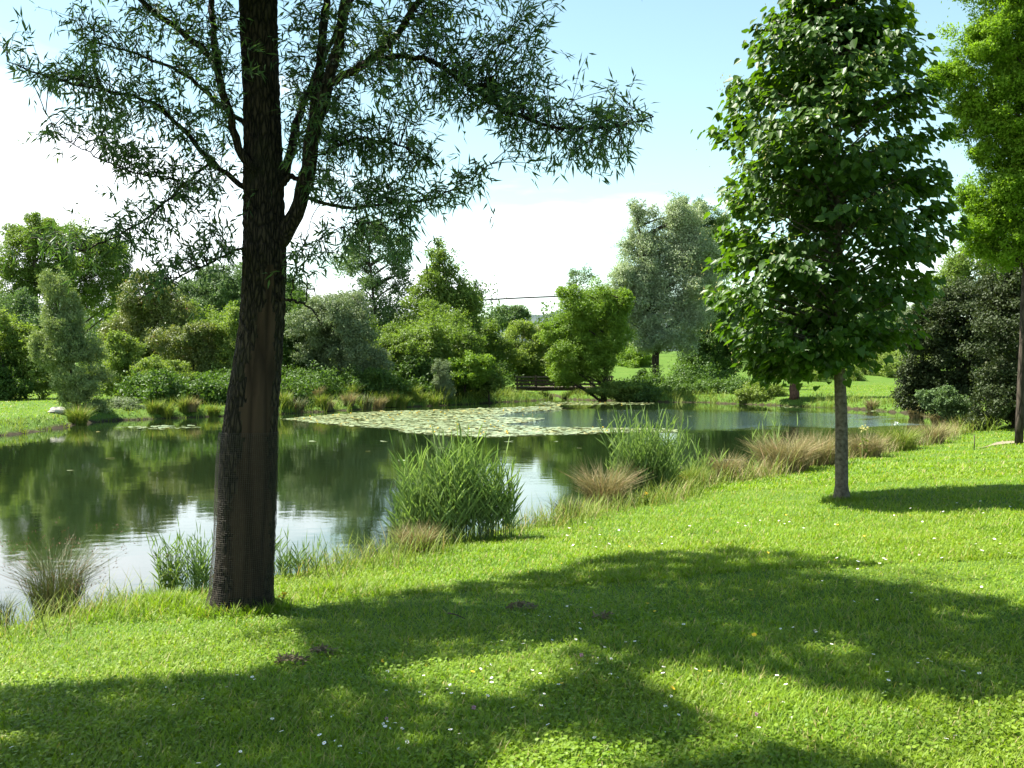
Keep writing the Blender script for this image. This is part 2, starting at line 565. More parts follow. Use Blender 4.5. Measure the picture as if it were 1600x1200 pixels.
gx = graded(-700, 700, -14, 17, 0.17, 1.13)
gy = np.unique(np.concatenate([graded(-60, 36, 3, 24, 0.17, 1.13)[:-1], np.arange(27, 72, 0.35), graded(72, 900, 72, 73, 0.4, 1.16)]).round(3))
GX, GY = np.meshgrid(gx, gy)
S = sdist(GX, GY).reshape(GX.shape)
GZ = ground_z(GX, GY, S)
nx, ny = len(gx), len(gy)
i = np.arange(ny - 1)[:, None] * nx
j = np.arange(nx - 1)[None, :]
F = np.stack([i + j, i + j + 1, i + nx + j + 1, i + nx + j], -1).reshape(-1, 4)
mb = MB()
mb.add(np.stack([GX, GY, GZ], -1).reshape(-1, 3), F, 0, S.ravel(), True)
tag(mb.build("ground", M['ground']), kind='structure')

# pond water: one flat sheet that runs under the banks
mb = MB()
mb.add([(-26, 4, WZ), (24, 4, WZ), (24, 80, WZ), (-26, 80, WZ)], [[0, 1, 2, 3]])
tag(mb.build("water", M['water']), kind='structure')

# sandy path that comes out past the right-hand tree
mb = MB()
pp = [PZ(1660, 674, 0.0), PZ(1600, 676, 0.0), PZ(1560, 677, 0.0), PZ(1530, 683, 0.0)]
pl, pr = [], []
for k, p in enumerate(pp):
    w = [0.40, 0.36, 0.26, 0.06][k]
    for lst, sg in ((pl, 1), (pr, -1)):
        q = p + np.array([0.15 * sg, w * sg * 1.6, 0])
        lst.append((q[0], q[1], gz(q[0], q[1]) + 0.03))
mb.add(pl + pr, [[k, k + 4, k + 5, k + 1] for k in range(3)])
tag(mb.build("path", M['sand']), kind='structure')

# far wooded hill
mb = MB()
hx = np.linspace(-400, 500, 120)
hy = np.linspace(420, 640, 14)
HX, HY = np.meshgrid(hx, hy)
t = (HY - 420) / 220
HZ = np.sin(np.clip(t * 1.25, 0, 1) * math.pi / 2) * (24 + 5 * np.sin(HX / 70 + 0.5) + 2 * np.sin(HX / 23)) + 0.9 * R.standard_normal(HX.shape) * (t > 0.05) + 4
i = np.arange(13)[:, None] * 120
j = np.arange(119)[None, :]
mb.add(np.stack([HX, HY, HZ], -1).reshape(-1, 3), np.stack([i + j, i + j + 1, i + 121 + j, i + 120 + j], -1).reshape(-1, 4), 0, None, True)
tag(mb.build("hills", M['hill']), kind='structure')

# ------------------------------------------------------------------ the big willow by the shore
WD = 8.1
wb = P(374, 960, WD)
wb[2] = gz(wb[0], wb[1])
willow = thing("willow_tree", "big dark willow trunk wrapped in wire mesh with narrow leaves at pond edge", "tree", wb)

prof = [(372, 1000, 100), (373, 960, 95), (377, 920, 89), (381, 837, 85), (388, 707, 84), (395, 620, 79), (407, 512, 68), (413, 430, 65),
        (415, 375, 65), (412, 300, 60), (408, 150, 54), (404, 0, 56), (400, -160, 48), (392, -330, 38), (385, -520, 28), (380, -700, 17), (378, -840, 8)]
ys = np.array([p[1] for p in prof][::-1])
yy = np.concatenate([np.linspace(985, 0, 150), np.linspace(-20, -840, 40)])
cx = np.interp(yy, ys, [p[0] for p in prof][::-1])
ww = np.interp(yy, ys, [p[2] for p in prof][::-1])
cpts = np.array([P(a, b, WD) for a, b in zip(cx, yy)])
sides = 72
th = np.linspace(0, 2 * math.pi, sides, endpoint=False)
zc = cpts[:, 2]
TH, ZC = np.meshgrid(th, zc)
rad = (ww / 2 * WD / 1600)[:, None] * np.ones_like(TH)
low = np.clip((2.2 - ZC) / 1.2, 0, 1)
# furrowed bark above, bare vertical flutes below
ridge = np.abs(np.sin(TH * 9 + 1.2 * np.sin(ZC * 3.1) + 0.6 * np.sin(ZC * 9 + TH * 2))) * 0.055 + 0.025 * np.sin(TH * 23 + 2.5 * np.sin(ZC * 5.3))
ridge += 0.03 * R.standard_normal(TH.shape)
flute = 0.07 * np.sin(TH * 3 + 2.1 + 0.3 * np.sin(ZC * 1.3)) + 0.05 * np.sin(TH * 5 + 0.4 * np.sin(ZC * 2)) + 0.012 * R.standard_normal(TH.shape)
rad = rad * (1 + (1 - low) * (ridge - 0.03) + low * flute + 0.03 * np.sin(ZC * 4 + TH))
rad += 0.035 * np.exp(-(ZC - wb[2]) / 0.12).clip(0, 1.4) * (0.35 + 0.65 * np.maximum(0, np.sin(TH * 3 + 0.7)))
V = np.stack([cpts[:, 0][:, None] + rad * np.cos(TH), cpts[:, 1][:, None] + rad * np.sin(TH), ZC], -1)
k = len(cpts)
i = np.arange(k - 1)[:, None] * sides
j = np.arange(sides)[None, :]
jn = (j + 1) % sides
F = np.stack([i + j, i + jn, i + sides + jn, i + sides + j], -1)
mb = MB()
mb.add(V.reshape(-1, 3), F.reshape(-1, 4), 0, None, True)
# the barkless strip that faces the lawn
zf = zc[:-1]
angf = th
ctr = -math.pi / 2 + 0.45
strip = (np.abs(((angf[None, :] - ctr + math.pi) % (2 * math.pi)) - math.pi) < (0.80 * np.sqrt(np.clip(1 - zf / 2.5, 0, 1))[:, None] + 0.12 * np.sin(zf * 5)[:, None] + 0.10 * np.sin(zf * 17)[:, None] + 0.05 * R.standard_normal((len(zf), 1)))) & (zf[:, None] < 2.4) & (zf[:, None] > -0.2)
mi_all = strip.reshape(-1).astype(int)
o = mb.build("trunk", [M['bark_w'], M['wound']], willow, wb)
o.data.polygons.foreach_set('material_index', mi_all.astype(np.int32))

# wire netting round the foot of the trunk
mb = MB()
sel = np.where((zc < P(380, 668, WD)[2]) & (zc > wb[2] + 0.02))[0]
rg = rad[sel] + 0.006
nv = 90
tv = np.linspace(0, 2 * math.pi, nv, endpoint=False)
zt = np.arange(zc[sel].min(), zc[sel].max(), 0.016)


def guard(th_, z_):
    zi = np.interp(z_, zc[sel], np.arange(len(sel)))
    a, f = int(zi), zi - int(zi)
    b = min(a + 1, len(sel) - 1)
    # netting spans the hollows: running maximum over neighbours
    prof_ = rg[a] * (1 - f) + rg[b] * f
    sm = np.maximum.reduce([np.roll(prof_, q) for q in range(-4, 5)])
    sm = (np.roll(sm, 2) + np.roll(sm, -2) + sm) / 3
    r_ = np.interp(th_, np.append(th, 2 * math.pi), np.append(sm, sm[0]))
    c_ = cpts[sel[a]] * (1 - f) + cpts[sel[b]] * f
    return np.stack([c_[0] + r_ * np.cos(th_), c_[1] + r_ * np.sin(th_), np.full_like(th_, z_)], -1)


rings = [guard(np.append(tv, 0.0), z_) for z_ in zt]
for rgp in rings:
    mb.tube(rgp + 0.0015 * R.standard_normal(rgp.shape), 0.0013, 3, 0, cap=False, smooth=False)
RG = np.array(rings)
for q in range(0, nv):
    mb.tube(RG[::2, q, :], 0.0011, 3, 0, cap=False, smooth=False)
mb.build("wire_mesh", M['wire'], willow, wb)

# limbs: photo pixels, depth at both ends, start and end radius
LIMBS = [
    ([(430, 385), (452, 358), (476, 300), (484, 240), (503, 161), (525, 94), (540, 0), (552, -110), (560, -240)], 7.5, 7.0, 0.080, 0.025),
    ([(480, 250), (490, 190), (499, 112), (510, 0), (515, -120), (505, -260)], 7.45, 7.9, 0.055, 0.020),
    ([(515, 131), (550, 112), (581, 94), (620, 55), (652, 8), (690, -60), (720, -150)], 7.15, 6.6, 0.038, 0.015),
    ([(560, 100), (620, 85), (675, 92), (735, 135), (787, 172), (862, 199), (930, 203), (975, 196), (1022, 182)], 7.1, 6.9, 0.028, 0.005),
    ([(472, 305), (510, 320), (544, 326), (607, 319), (675, 311), (731, 285), (768, 256)], 7.45, 7.0, 0.020, 0.004),
    ([(430, 300), (455, 275), (470, 282)], 7.5, 7.4, 0.03, 0.02),
    ([(445, 280), (465, 190), (490, 120), (530, 40), (580, -60)], 7.8, 8.8, 0.045, 0.015),
    ([(500, 240), (560, 215), (620, 225), (690, 262)], 7.4, 7.9, 0.018, 0.005),
    ([(400, 300), (375, 289), (330, 255), (290, 205), (240, 160), (170, 140), (112, 131), (60, 118), (12, 96)], 7.5, 7.3, 0.030, 0.005),
    ([(400, 265), (375, 244), (356, 169), (337, 94), (300, 60), (262, 37), (217, 0), (170, -60), (120, -140)], 7.4, 6.9, 0.042, 0.014),
    ([(340, 100), (334, 60), (330, 0), (322, -90), (300, -220)], 7.3, 7.6, 0.032, 0.012),
    ([(400, 210), (340, 160), (280, 110), (200, 80), (130, 60)], 7.7, 8.4, 0.028, 0.006),
    ([(330, 252), (285, 290), (240, 334), (180, 371), (124, 394), (49, 371)], 7.5, 6.8, 0.014, 0.004),
    ([(395, 378), (350, 400), (300, 424), (250, 448), (215, 470)], 7.5, 6.9, 0.014, 0.004),
    ([(280, 280), (230, 275), (187, 262), (140, 240), (97, 214), (72, 178)], 7.4, 7.0, 0.011, 0.003),
    ([(430, 466), (447, 468), (475, 474), (490, 486), (500, 505)], 7.5, 7.1, 0.016, 0.004),
    ([(455, 470), (458, 440), (470, 400), (486, 340)], 7.3, 7.2, 0.006, 0.003),
    ([(478, 474), (482, 440), (470, 420), (490, 380), (540, 350), (600, 350), (650, 330)], 7.2, 6.9, 0.006, 0.003),
    ([(400, -100), (300, -180), (150, -260), (-50, -300), (-250, -300)], 7.5, 6.2, 0.05, 0.014),
    ([(400, -60), (480, -160), (600, -260), (760, -330)], 7.5, 8.6, 0.05, 0.014),
    ([(398, -200), (330, -330), (180, -480), (40, -560)], 7.5, 6.0, 0.045, 0.012),
    ([(392, -330), (500, -450), (640, -560)], 7.5, 7.0, 0.04, 0.012),
    ([(400, -30), (300, -60), (100, -120), (-120, -140), (-320, -120)], 7.5, 6.0, 0.045, 0.012),
    ([(396, -260), (420, -420), (520, -640)], 7.5, 5.9, 0.04, 0.012),
]


def spline(pts, n):
    pts = np.asarray(pts, float)
    d = np.concatenate([[0], np.cumsum(np.linalg.norm(np.diff(pts, axis=0), axis=1))])
    t = np.linspace(0, d[-1], n)
    out = np.stack([np.interp(t, d, pts[:, c]) for c in range(pts.shape[1])], -1)
    for _ in range(2):
        o2 = out.copy()
        o2[1:-1] = (out[:-2] + 2 * out[1:-1] + out[2:]) / 4
        out = o2
    return out


BR3, BRP = [], []
for pxs, d0, d1, r0, r1 in LIMBS:
    pts = spline(np.array(pxs, float), 34)
    dd = np.linspace(d0, d1, 34) + 0.56
    w = np.array([P(a, b, d) for (a, b), d in zip(pts, dd)])
    w += 0.006 * R.standard_normal(w.shape)
    mb = MB()
    mb.tube(w, 0.85 * np.linspace(r0, r1, 34) * (1 + 0.05 * R.standard_normal(34)), 12 if r0 > 0.03 else 7, 0, 0.03)
    mb.build("limb", M['bark_w'], willow, wb)
    BR3.append(w[5:])
    BRP.append(np.column_stack([pts, dd])[5:])
BR3 = np.concatenate(BR3)
BRP = np.concatenate(BRP)


def inpoly(x, y, pol):
    pol = np.asarray(pol, float)
    c = np.zeros(len(x), bool)
    for a in range(len(pol)):
        x0, y0 = pol[a]
        x1, y1 = pol[(a + 1) % len(pol)]
        if y0 == y1:
            continue
        c ^= ((y0 > y) != (y1 > y)) & (x < (x1 - x0) * (y - y0) / (y1 - y0) + x0)
    return c


def sample_poly(pol, n):
    pol = np.asarray(pol, float)
    lo, hi_ = pol.min(0), pol.max(0)
    out = np.zeros((0, 2))
    while len(out) < n:
        q = lo + (hi_ - lo) * R.random((n * 3, 2))
        out = np.concatenate([out, q[inpoly(q[:, 0], q[:, 1], pol)]])
    return out[:n]


REG = [
    ([(105, 0), (375, 0), (375, 300), (300, 320), (200, 290), (150, 215), (95, 180), (70, 115), (110, 60)], 360),
    ([(0, 62), (40, 80), (120, 125), (110, 160), (40, 130), (0, 105)], 14),
    ([(45, 205), (75, 165), (110, 215), (100, 255)], 7),
    ([(120, 140), (230, 180), (200, 290), (160, 250)], 22),
    ([(150, 300), (375, 310), (375, 400), (300, 420), (230, 400), (160, 350)], 70),
    ([(40, 355), (200, 345), (250, 395), (150, 420), (60, 395)], 34),
    ([(200, 410), (380, 380), (380, 415), (300, 445), (220, 470)], 30),
    ([(440, 0), (880, 0), (858, 50), (872, 110), (820, 155), (740, 200), (640, 170), (560, 200), (440, 260)], 470),
    ([(735, 110), (860, 150), (960, 165), (1000, 185), (985, 250), (955, 285), (900, 262), (830, 272), (780, 210)], 125),
    ([(905, 130), (960, 130), (1020, 175), (1015, 210), (940, 195)], 18),
    ([(470, 190), (620, 200), (690, 235), (725, 300), (660, 340), (560, 320), (470, 310)], 195),
    ([(690, 265), (770, 245), (760, 280), (740, 315), (690, 330)], 14),
    ([(450, 340), (640, 335), (680, 360), (560, 390), (500, 430), (460, 450)], 42),
    ([(530, 350), (660, 350), (640, 420), (560, 410)], 20),
    ([(370, 60), (445, 40), (445, 110), (370, 140)], 10),
]
crown = MB()


def twig_cluster(start, end, nl, L, W, tw=0.0035, leaves=True):
    """a curved twig with alternate narrow leaves along its outer part"""
    v = end - start
    ln = np.linalg.norm(v)
    mid = (start + end) / 2 + np.array([0, 0, 0.10 * ln]) + 0.06 * ln * R.standard_normal(3)
    t = np.linspace(0, 1, 7)[:, None]
    c = (1 - t) ** 2 * start + 2 * t * (1 - t) * mid + t ** 2 * end
    crown.tube(c, np.linspace(tw * 1.2, tw * 0.4, 7), 4, 1, cap=False)
    s0 = max(0.25, 1 - 0.32 / max(ln, 0.05))
    tt = s0 + (1 - s0) * R.random(nl) ** 0.8
    tt[:2] = 1.0
    tt = tt[:, None]
    pos = (1 - tt) ** 2 * start + 2 * tt * (1 - tt) * mid + tt ** 2 * end
    tan = unit(2 * (1 - tt) * (mid - start) + 2 * tt * (end - mid))
    pos = pos + 0.018 * R.standard_normal(pos.shape)
    dr = unit(tan * 0.75 + 0.62 * R.standard_normal((nl, 3)) + np.array([0, 0, -0.22]))
    nn = unit(R.standard_normal((nl, 3)) * 0.8 + np.array([-0.2, 0, 0.8]))
    crown.scatter(LANCE[0], LANCE[1], pos, dr, nn, L * R.uniform(0.7, 1.25, nl), W * R.uniform(0.8, 1.2, nl), 0)


for pol, n in REG:
    q = sample_poly(pol, n)
    for a, b in q:
        w_ = (BRP[:, 0] - a) ** 2 + (BRP[:, 1] - b) ** 2
        kk = np.argsort(w_)[:14]
        kx = kk[min(13, int(abs(R.standard_normal()) * 5))]
        D = BRP[kx, 2] + 0.35 * R.standard_normal()
        D = min(max(D, 6.6), 9.9)
        e = P(a, b, D)
        st = BR3[kx]
        twig_cluster(st, e, R.integers(8, 14), 0.096, 0.0165)
        if R.random() < 0.5:
            e2_ = e + 0.12 * R.standard_normal(3)
            twig_cluster((st + e) / 2, e2_, R.integers(5, 10), 0.088, 0.0155, 0.002)

# upper crown, above the frame: unseen leaf clusters set along sun rays to shape the lawn's shade
SH = [(440, 952), (560, 938), (700, 918), (850, 890), (1000, 864), (1150, 857), (1300, 873), (1345, 882), (1255, 893), (1350, 905), (1500, 928),
      (1600, 942), (1720, 965), (1720, 1080), (1600, 1088), (1500, 1108), (1400, 1100), (1300, 1074), (1200, 1052), (1100, 1036), (1020, 1032),
      (975, 1050), (1000, 1080), (1090, 1115), (1080, 1180), (900, 1160), (740, 1165), (700, 1260), (-100, 1260), (-100, 1085), (100, 1072),
      (250, 1066), (400, 1052), (500, 1024), (475, 992)]
SH2 = [(1080, 1195), (1350, 1190), (1500, 1260), (1000, 1260)]
LIT = [[(600, 1075), (650, 1008), (760, 988), (890, 1006), (905, 1062), (800, 1090)], [(125, 1098), (280, 1066), (330, 1108), (180, 1132)],
       [(500, 1090), (560, 1080), (600, 1105), (540, 1120)]]
pt = np.concatenate([sample_poly(SH, 6400), sample_poly(SH2, 500)])
# even out over the lawn: keep in proportion to the ground a pixel covers
gpt = np.array([PZ(a, b, -0.1) for a, b in pt])
for _ in range(3):                                    # settle the points on the sloping lawn
    gzz = ground_z(gpt[:, 0], gpt[:, 1])
    gpt = np.array([PZ(a, b, q) for (a, b), q in zip(pt, gzz)])
keep = R.random(len(pt)) < (gpt[:, 1] / 9.0) ** 3 * 1.0 + 0.06
for pol in LIT:
    keep &= ~inpoly(pt[:, 0], pt[:, 1], pol)
gpt = gpt[keep]
cnt = 0
for g in gpt:
    for _ in range(12):
        h = R.uniform(4.3, 8.2)
        c = g + SUN_DIR * (h / SUN_DIR[2])
        px_, py_ = proj(c)
        if c[1] > 0.8 and not (py_[0] < -25 or px_[0] < -60):
            continue
        if math.hypot(c[0] - wb[0], c[1] - wb[1]) > 4.6 - 0.35 * max(0, h - 6):
            continue
        dd_ = ((BR3 - c) ** 2).sum(1) + 50.0 * (BRP[:, 1] > -15) + 0.3 * R.random(len(BR3))
        kx = np.argmin(dd_)
        twig_cluster(BR3[kx], c, 15, 0.17, 0.042, 0.004)
        cnt += 1
        break
crown.build("crown", [M['willow'], M['bark_w']], willow, wb)


# ------------------------------------------------------------------ linden
LD = 13.85
lb = P(1315, 775, LD)
lb[2] = gz(lb[0], lb[1])
linden = thing("linden_tree", "young linden with dense dark conical crown and straight slender trunk on the lawn", "tree", lb)
mb = MB()
tp = spline([lb + np.array([0, 0, -0.05]), P(1315, 660, LD), P(1311, 560, LD), P(1308, 300, LD), P(1305, 0, LD), P(1303, -95, LD)], 60)
tr = np.interp(tp[:, 2], [lb[2], lb[2] + 0.15, 1.8, 4.5, 7.2], [0.135, 0.088, 0.072, 0.045, 0.012])
mb.tube(tp, tr, 22, 0, 0.02)
mb.build("trunk", M['bark_l'], linden, lb)
mb = MB()
env = [(592, 60, 2), (585, 120, 10), (570, 160, 40), (545, 188, 85), (520, 205, 130), (500, 216, 165), (480, 222, 188), (430, 228, 202), (380, 212, 204), (330, 208, 202), (280, 214, 196), (210, 222, 190), (150, 208, 178),
       (100, 182, 164), (50, 154, 146), (0, 124, 120), (-45, 80, 78), (-85, 35, 30), (-100, 5, 5)]
ey = np.array([e[0] for e in env][::-1], float)
eL = np.array([e[1] for e in env][::-1], float)
eR = np.array([e[2] for e in env][::-1], float)
nb = 360
CC, CN = [], []
for q in range(nb):
    inner = q < 110
    yq = R.uniform(-90, 585)
    ang = R.uniform(0, 2 * math.pi)
    rl, rr_ = np.interp(yq, ey, eL) - 10, np.interp(yq, ey, eR) - 8
    rl, rr_ = max(rl, 4), max(rr_, 4)
    mid_ = 1306 + (rr_ - rl) / 2
    rm = (rl + rr_) / 2
    fr = R.uniform(0.12, 0.6) if inner else R.uniform(0.66, 1.0)
    if R.random() < 0.16:
        fr *= 1.13
    rx = rm * fr * math.cos(ang)
    dz = rm * fr * math.sin(ang) * 0.95 * LD / 1600
    e = P(mid_ + rx, yq, LD) + np.array([0, dz, 0])
    st = tp[np.argmin(np.abs(tp[:, 2] - max(1.75, e[2] - 0.25 - 0.2 * rm * fr * LD / 1600)))]
    t = np.linspace(0, 1, 6)[:, None]
    m_ = (st + e) / 2 + np.array([0, 0, 0.16])
    c = (1 - t) ** 2 * st + 2 * t * (1 - t) * m_ + t ** 2 * e
    mb.tube(c, np.linspace(0.016, 0.004, 6), 5, 1, cap=False)
    v = e - st
    v = v / max(np.linalg.norm(v), 1e-6)
    CC.append(e)
    CN.append(v)
    # a drooping spray: leaves in a flattish fan round the bough's outer half
    k = R.integers(56, 92)
    along = -0.55 * R.random(k) ** 1.4 * min(1.0, rm * fr * LD / 1600)
    side = np.cross(v, [0, 0, 1.0])
    side = side / max(np.linalg.norm(side), 1e-6)
    wid = 0.20 * R.standard_normal(k)
    pos = e + along[:, None] * v + wid[:, None] * side + np.column_stack([np.zeros(k), np.zeros(k), 0.055 * R.standard_normal(k) - 0.22 * np.abs(wid) - 0.10 * (along + 0.2)])
    h_ = unit(np.array([v[0], v[1], 0.0]))
    dr = unit(h_ * 0.75 + np.sign(wid)[:, None] * side * 0.45 + np.array([0, 0, -0.62]) + 0.38 * R.standard_normal((k, 3)))
    nn = unit(h_ * 0.45 + np.array([0, 0, 0.85]) + 0.38 * R.standard_normal((k, 3)))
    Lf = R.uniform(0.05, 0.13, k)
    mb.scatter(HEART[0], HEART[1], pos, dr, nn, Lf, Lf * R.uniform(0.8, 1.05, k), 0, np.clip(R.random() * 0.4 + 0.6 * R.random(k), 0, 1))
CC = np.array(CC[110:])
CN = np.array(CN[110:])
mb.build("crown", [M['linden'], M['bark_l']], linden, lb)
mb = MB()
for c, n in zip(CC, CN):
    if R.random() < 0.62:
        k = R.integers(8, 18)
        pos = c + n * 0.05 + R.standard_normal((k, 3)) * np.array([0.11, 0.11, 0.08]) + np.array([0, 0, -0.05])
        dr = unit(np.array([0, 0, -1]) + 0.5 * R.standard_normal((k, 3)))
        nn = unit(R.standard_normal((k, 3)))
        mb.scatter(QUAD[0], QUAD[1], pos, dr, nn, R.uniform(0.02, 0.055, k), R.uniform(0.010, 0.020, k), 0)
mb.build("blossom", M['blossom'], linden, lb)


# ------------------------------------------------------------------ trees and shrubs round the pond
def lobe_leaves(mb, lobes, leaf, cover, mi=0, up=0.45, tmpl=QUAD, asp=0.62, clump=0.27, hang=0.0, cap=22000):
    for c, r in lobes:
        c = np.asarray(c, float)
        r = np.asarray(r, float)
        area = 4 * math.pi * ((r[0] * r[1]) ** 1.6 / 3 + (r[0] * r[2]) ** 1.6 / 3 + (r[1] * r[2]) ** 1.6 / 3) ** (1 / 1.6)
        n = int(min(cap, cover * area / (leaf * leaf * asp * 0.5)))
        rc = clump * float(np.mean(r))
        nc = max(5, int(1.45 * area / (math.pi * rc * rc)))
        d = unit(R.standard_normal((nc, 3)))
        fr = np.where(R.random(nc) < 0.78, R.uniform(0.74, 1.0, nc), R.uniform(0.2, 0.74, nc))
        fr = fr * (1 + 0.15 * R.standard_normal(nc))
        cc = c + d * fr[:, None] * r
        rcs = rc * R.uniform(0.40, 1.5, nc)
        w = rcs ** 2
        k = R.choice(nc, n, p=w / w.sum())
        dl = unit(R.standard_normal((n, 3)))
        rad_ = R.random(n) ** 0.45 * np.where(R.random(n) < 0.10, R.uniform(1.2, 2.1, n), 1.0)
        pos = cc[k] + dl * (rad_ * rcs[k])[:, None] * np.array([1.1, 1.1, 0.75])
        nn = unit(0.95 * dl + 0.45 * d[k] + np.array([0, 0, up]) + 0.45 * R.standard_normal((n, 3)))
        dr = unit(R.standard_normal((n, 3)) + np.array([0, 0, -hang]))
        a = np.clip(0.50 * R.random(nc)[k] + 0.50 * R.random(n), 0, 1)
        L = leaf * R.uniform(0.6, 1.4, n)
        mb.scatter(tmpl[0], tmpl[1], pos, dr, nn, L, L * asp, mi, a)


def tree(name, label, cat, D, bx, lobes_px, mat, leaf=0.15, cover=1.6, barkm='bark_d', tr=0.16, group=None, base=None, by=None, up=0.45,
         asp=0.62, clump=0.27, hang=0.0, depth=0.9, trunkname="trunk", nbr=5, limbr=0.35, dj=0.25):
    if 58 < D < 100 and by is None and cat == 'tree':
        D = 58 + (D - 58) * 1.9         # tall trees stand well back from the bank
    if by is not None:
        b = P(bx, by, D)
    else:
        b = P(bx, 600, D)
    b[2] = gz(b[0], b[1]) - 0.05
    t = thing(name, label, cat, b, group)
    lobes = []
    for (px, py, rx, ry) in lobes_px:
        c = P(px, py, D)
        sc = D / 1600
        c[1] += R.uniform(-dj, dj) * rx * sc
        r_ = np.array([rx * sc, rx * sc * depth, ry * sc])
        lobes.append((c, r_ * 0.86))
        for _ in range(5):
            d = unit(R.standard_normal(3) + np.array([0, -0.3, 0.35]))
            f_ = R.uniform(0.24, 0.46)
            lobes.append((c + d * r_ * R.uniform(0.72, 1.02), r_ * f_ * R.uniform(0.8, 1.3, 3)))
    top = max(lobes, key=lambda l: l[0][2])
    mb = MB()
    e = top[0] + np.array([0, 0, top[1][2] * 0.5])
    mid_ = np.array([b[0] * 0.75 + e[0] * 0.25, b[1], b[2] * 0.5 + e[2] * 0.5])
    tp_ = spline([b, mid_, e], 16)
    tp_[1:-1] += 0.03 * R.standard_normal((14, 3)) * tr * 4
    mb.tube(tp_, np.linspace(tr * 1.15, tr * 0.2, 16), 9, 0, 0.04)
    mb.build(trunkname, M[barkm], t, b)
    mb = MB()
    for c, r in lobes[::6]:
        if tr > 0.12 and c[2] < b[2] + 1.3:
            continue
        for _ in range(nbr):
            d = unit(R.standard_normal(3))
            ee = c + d * r * 0.75
            if tr > 0.12 and ee[2] < b[2] + 1.8:
                continue
            kx = np.argmin(np.abs(tp_[:, 2] - (ee[2] - 0.6 * np.linalg.norm(ee[:2] - b[:2]) - 0.2)))
            st = tp_[max(1, kx)]
            m_ = (st + ee) / 2 + np.array([0, 0, 0.1 * np.linalg.norm(ee - st)])
            s_ = np.linspace(0, 1, 6)[:, None]
            cv = (1 - s_) ** 2 * st + 2 * s_ * (1 - s_) * m_ + s_ ** 2 * ee
            mb.tube(cv, np.linspace(tr * limbr, tr * 0.06, 6), 5, 1, cap=False)
    lobe_leaves(mb, lobes, leaf * 0.88, cover * 0.98, 0, up, QUAD, asp, clump, hang)
    mb.build("crown", [M[mat], M[barkm]], t, b)
    return t


T = "tree"
SHB = "shrub"
# left bank
tree("poplar_tree", "tall leafy tree at the left end of the far bank with a dark forked trunk", T, 74, 58,
     [(40, 400, 46, 55), (70, 370, 34, 34), (15, 470, 42, 55), (85, 430, 34, 44)], 'mid', 0.17, 1.3, tr=0.32)
tree("poplar_tree", "tall airy tree behind the pale willow shrub with several dark upright stems", T, 78, 132,
     [(120, 385, 44, 46), (150, 410, 42, 46), (165, 470, 40, 40), (105, 455, 30, 44)], 'mid', 0.17, 0.9, tr=0.26)
tree("poplar_tree", "slender tree right of the tall airy pair with bare lower stem", T, 80, 172,
     [(185, 405, 24, 30), (190, 450, 22, 30), (180, 495, 18, 20)], 'deep', 0.16, 1.0, tr=0.24)
tree("willow_shrub", "pale silvery upright willow with dark rounded base on the left bank", SHB, 41, 118,
     [(92, 460, 26, 40), (105, 520, 36, 44), (88, 555, 34, 40), (125, 585, 46, 50), (128, 625, 38, 30), (112, 505, 22, 40)], 'pale', 0.125, 1.15, tr=0.10, asp=0.3, hang=-0.4, clump=0.22)
tree("hazel_shrub", "yellow-green bush at the far left edge behind the bank lawn", SHB, 50, 40,
     [(45, 560, 34, 44), (70, 590, 30, 34), (20, 530, 32, 40)], 'fresh', 0.12, 1.5, tr=0.08)
tree("hazel_shrub", "dark green bush filling the leftmost corner above the bank lawn", SHB, 49, 8,
     [(-5, 590, 42, 44), (22, 606, 30, 26), (-30, 560, 40, 60)], 'deep', 0.12, 1.5, tr=0.08)
tree("hazel_shrub", "mid-green bush at left edge between tall trees and bank bushes", SHB, 62, 15,
     [(10, 500, 40, 44), (40, 520, 30, 36), (70, 540, 30, 40)], 'blue', 0.14, 1.4, tr=0.10)
tree("field_maple_tree", "rounded green tree with reddish twigs between pale willow and big trunk", T, 60, 236,
     [(235, 460, 42, 46), (205, 520, 40, 50), (265, 500, 40, 50), (240, 550, 46, 46)], 'reddish', 0.14, 1.3, tr=0.16)
tree("oak_tree", "bluish-green round tree behind the reddish bushes left of big trunk", T, 76, 330,
     [(325, 470, 48, 50), (365, 450, 40, 40), (290, 480, 36, 44), (350, 510, 50, 44)], 'blue', 0.17, 1.6, tr=0.26)
tree("oak_tree", "low dark tree just left of the big trunk behind the others", T, 84, 395,
     [(390, 460, 36, 40), (420, 480, 40, 40), (455, 470, 34, 34)], 'deep', 0.18, 1.5, tr=0.24)
tree("elder_shrub", "light green loose bush beside the pale willow on the left bank", SHB, 50, 200,
     [(195, 580, 36, 42), (222, 596, 32, 30), (185, 545, 24, 30)], 'fresh', 0.11, 1.5, tr=0.07)
tree("elder_shrub", "red-tipped bush with dark hollow below on the left bank", SHB, 52, 300,
     [(285, 540, 44, 32), (320, 530, 36, 24), (300, 585, 44, 38)], 'reddish', 0.11, 1.4, tr=0.07)
tree("elder_shrub", "pale yellow-green bush low on the bank left of the red-tipped bush", SHB, 49, 255,
     [(250, 592, 42, 30), (280, 605, 32, 22)], 'fresh', 0.10, 1.6, tr=0.06)
tree("elder_shrub", "bright green bush partly hidden by the big willow trunk on its left", SHB, 52, 350,
     [(345, 560, 40, 46), (375, 530, 32, 40), (335, 600, 40, 26), (378, 590, 34, 34)], 'fresh', 0.11, 1.5, tr=0.07)
tree("round_shrub", "small round grey-green bush overhanging the water beside pale willow", SHB, 43, 195,
     [(195, 636, 30, 17), (175, 640, 20, 14)], 'greyg', 0.07, 1.8, tr=0.04, asp=0.5)
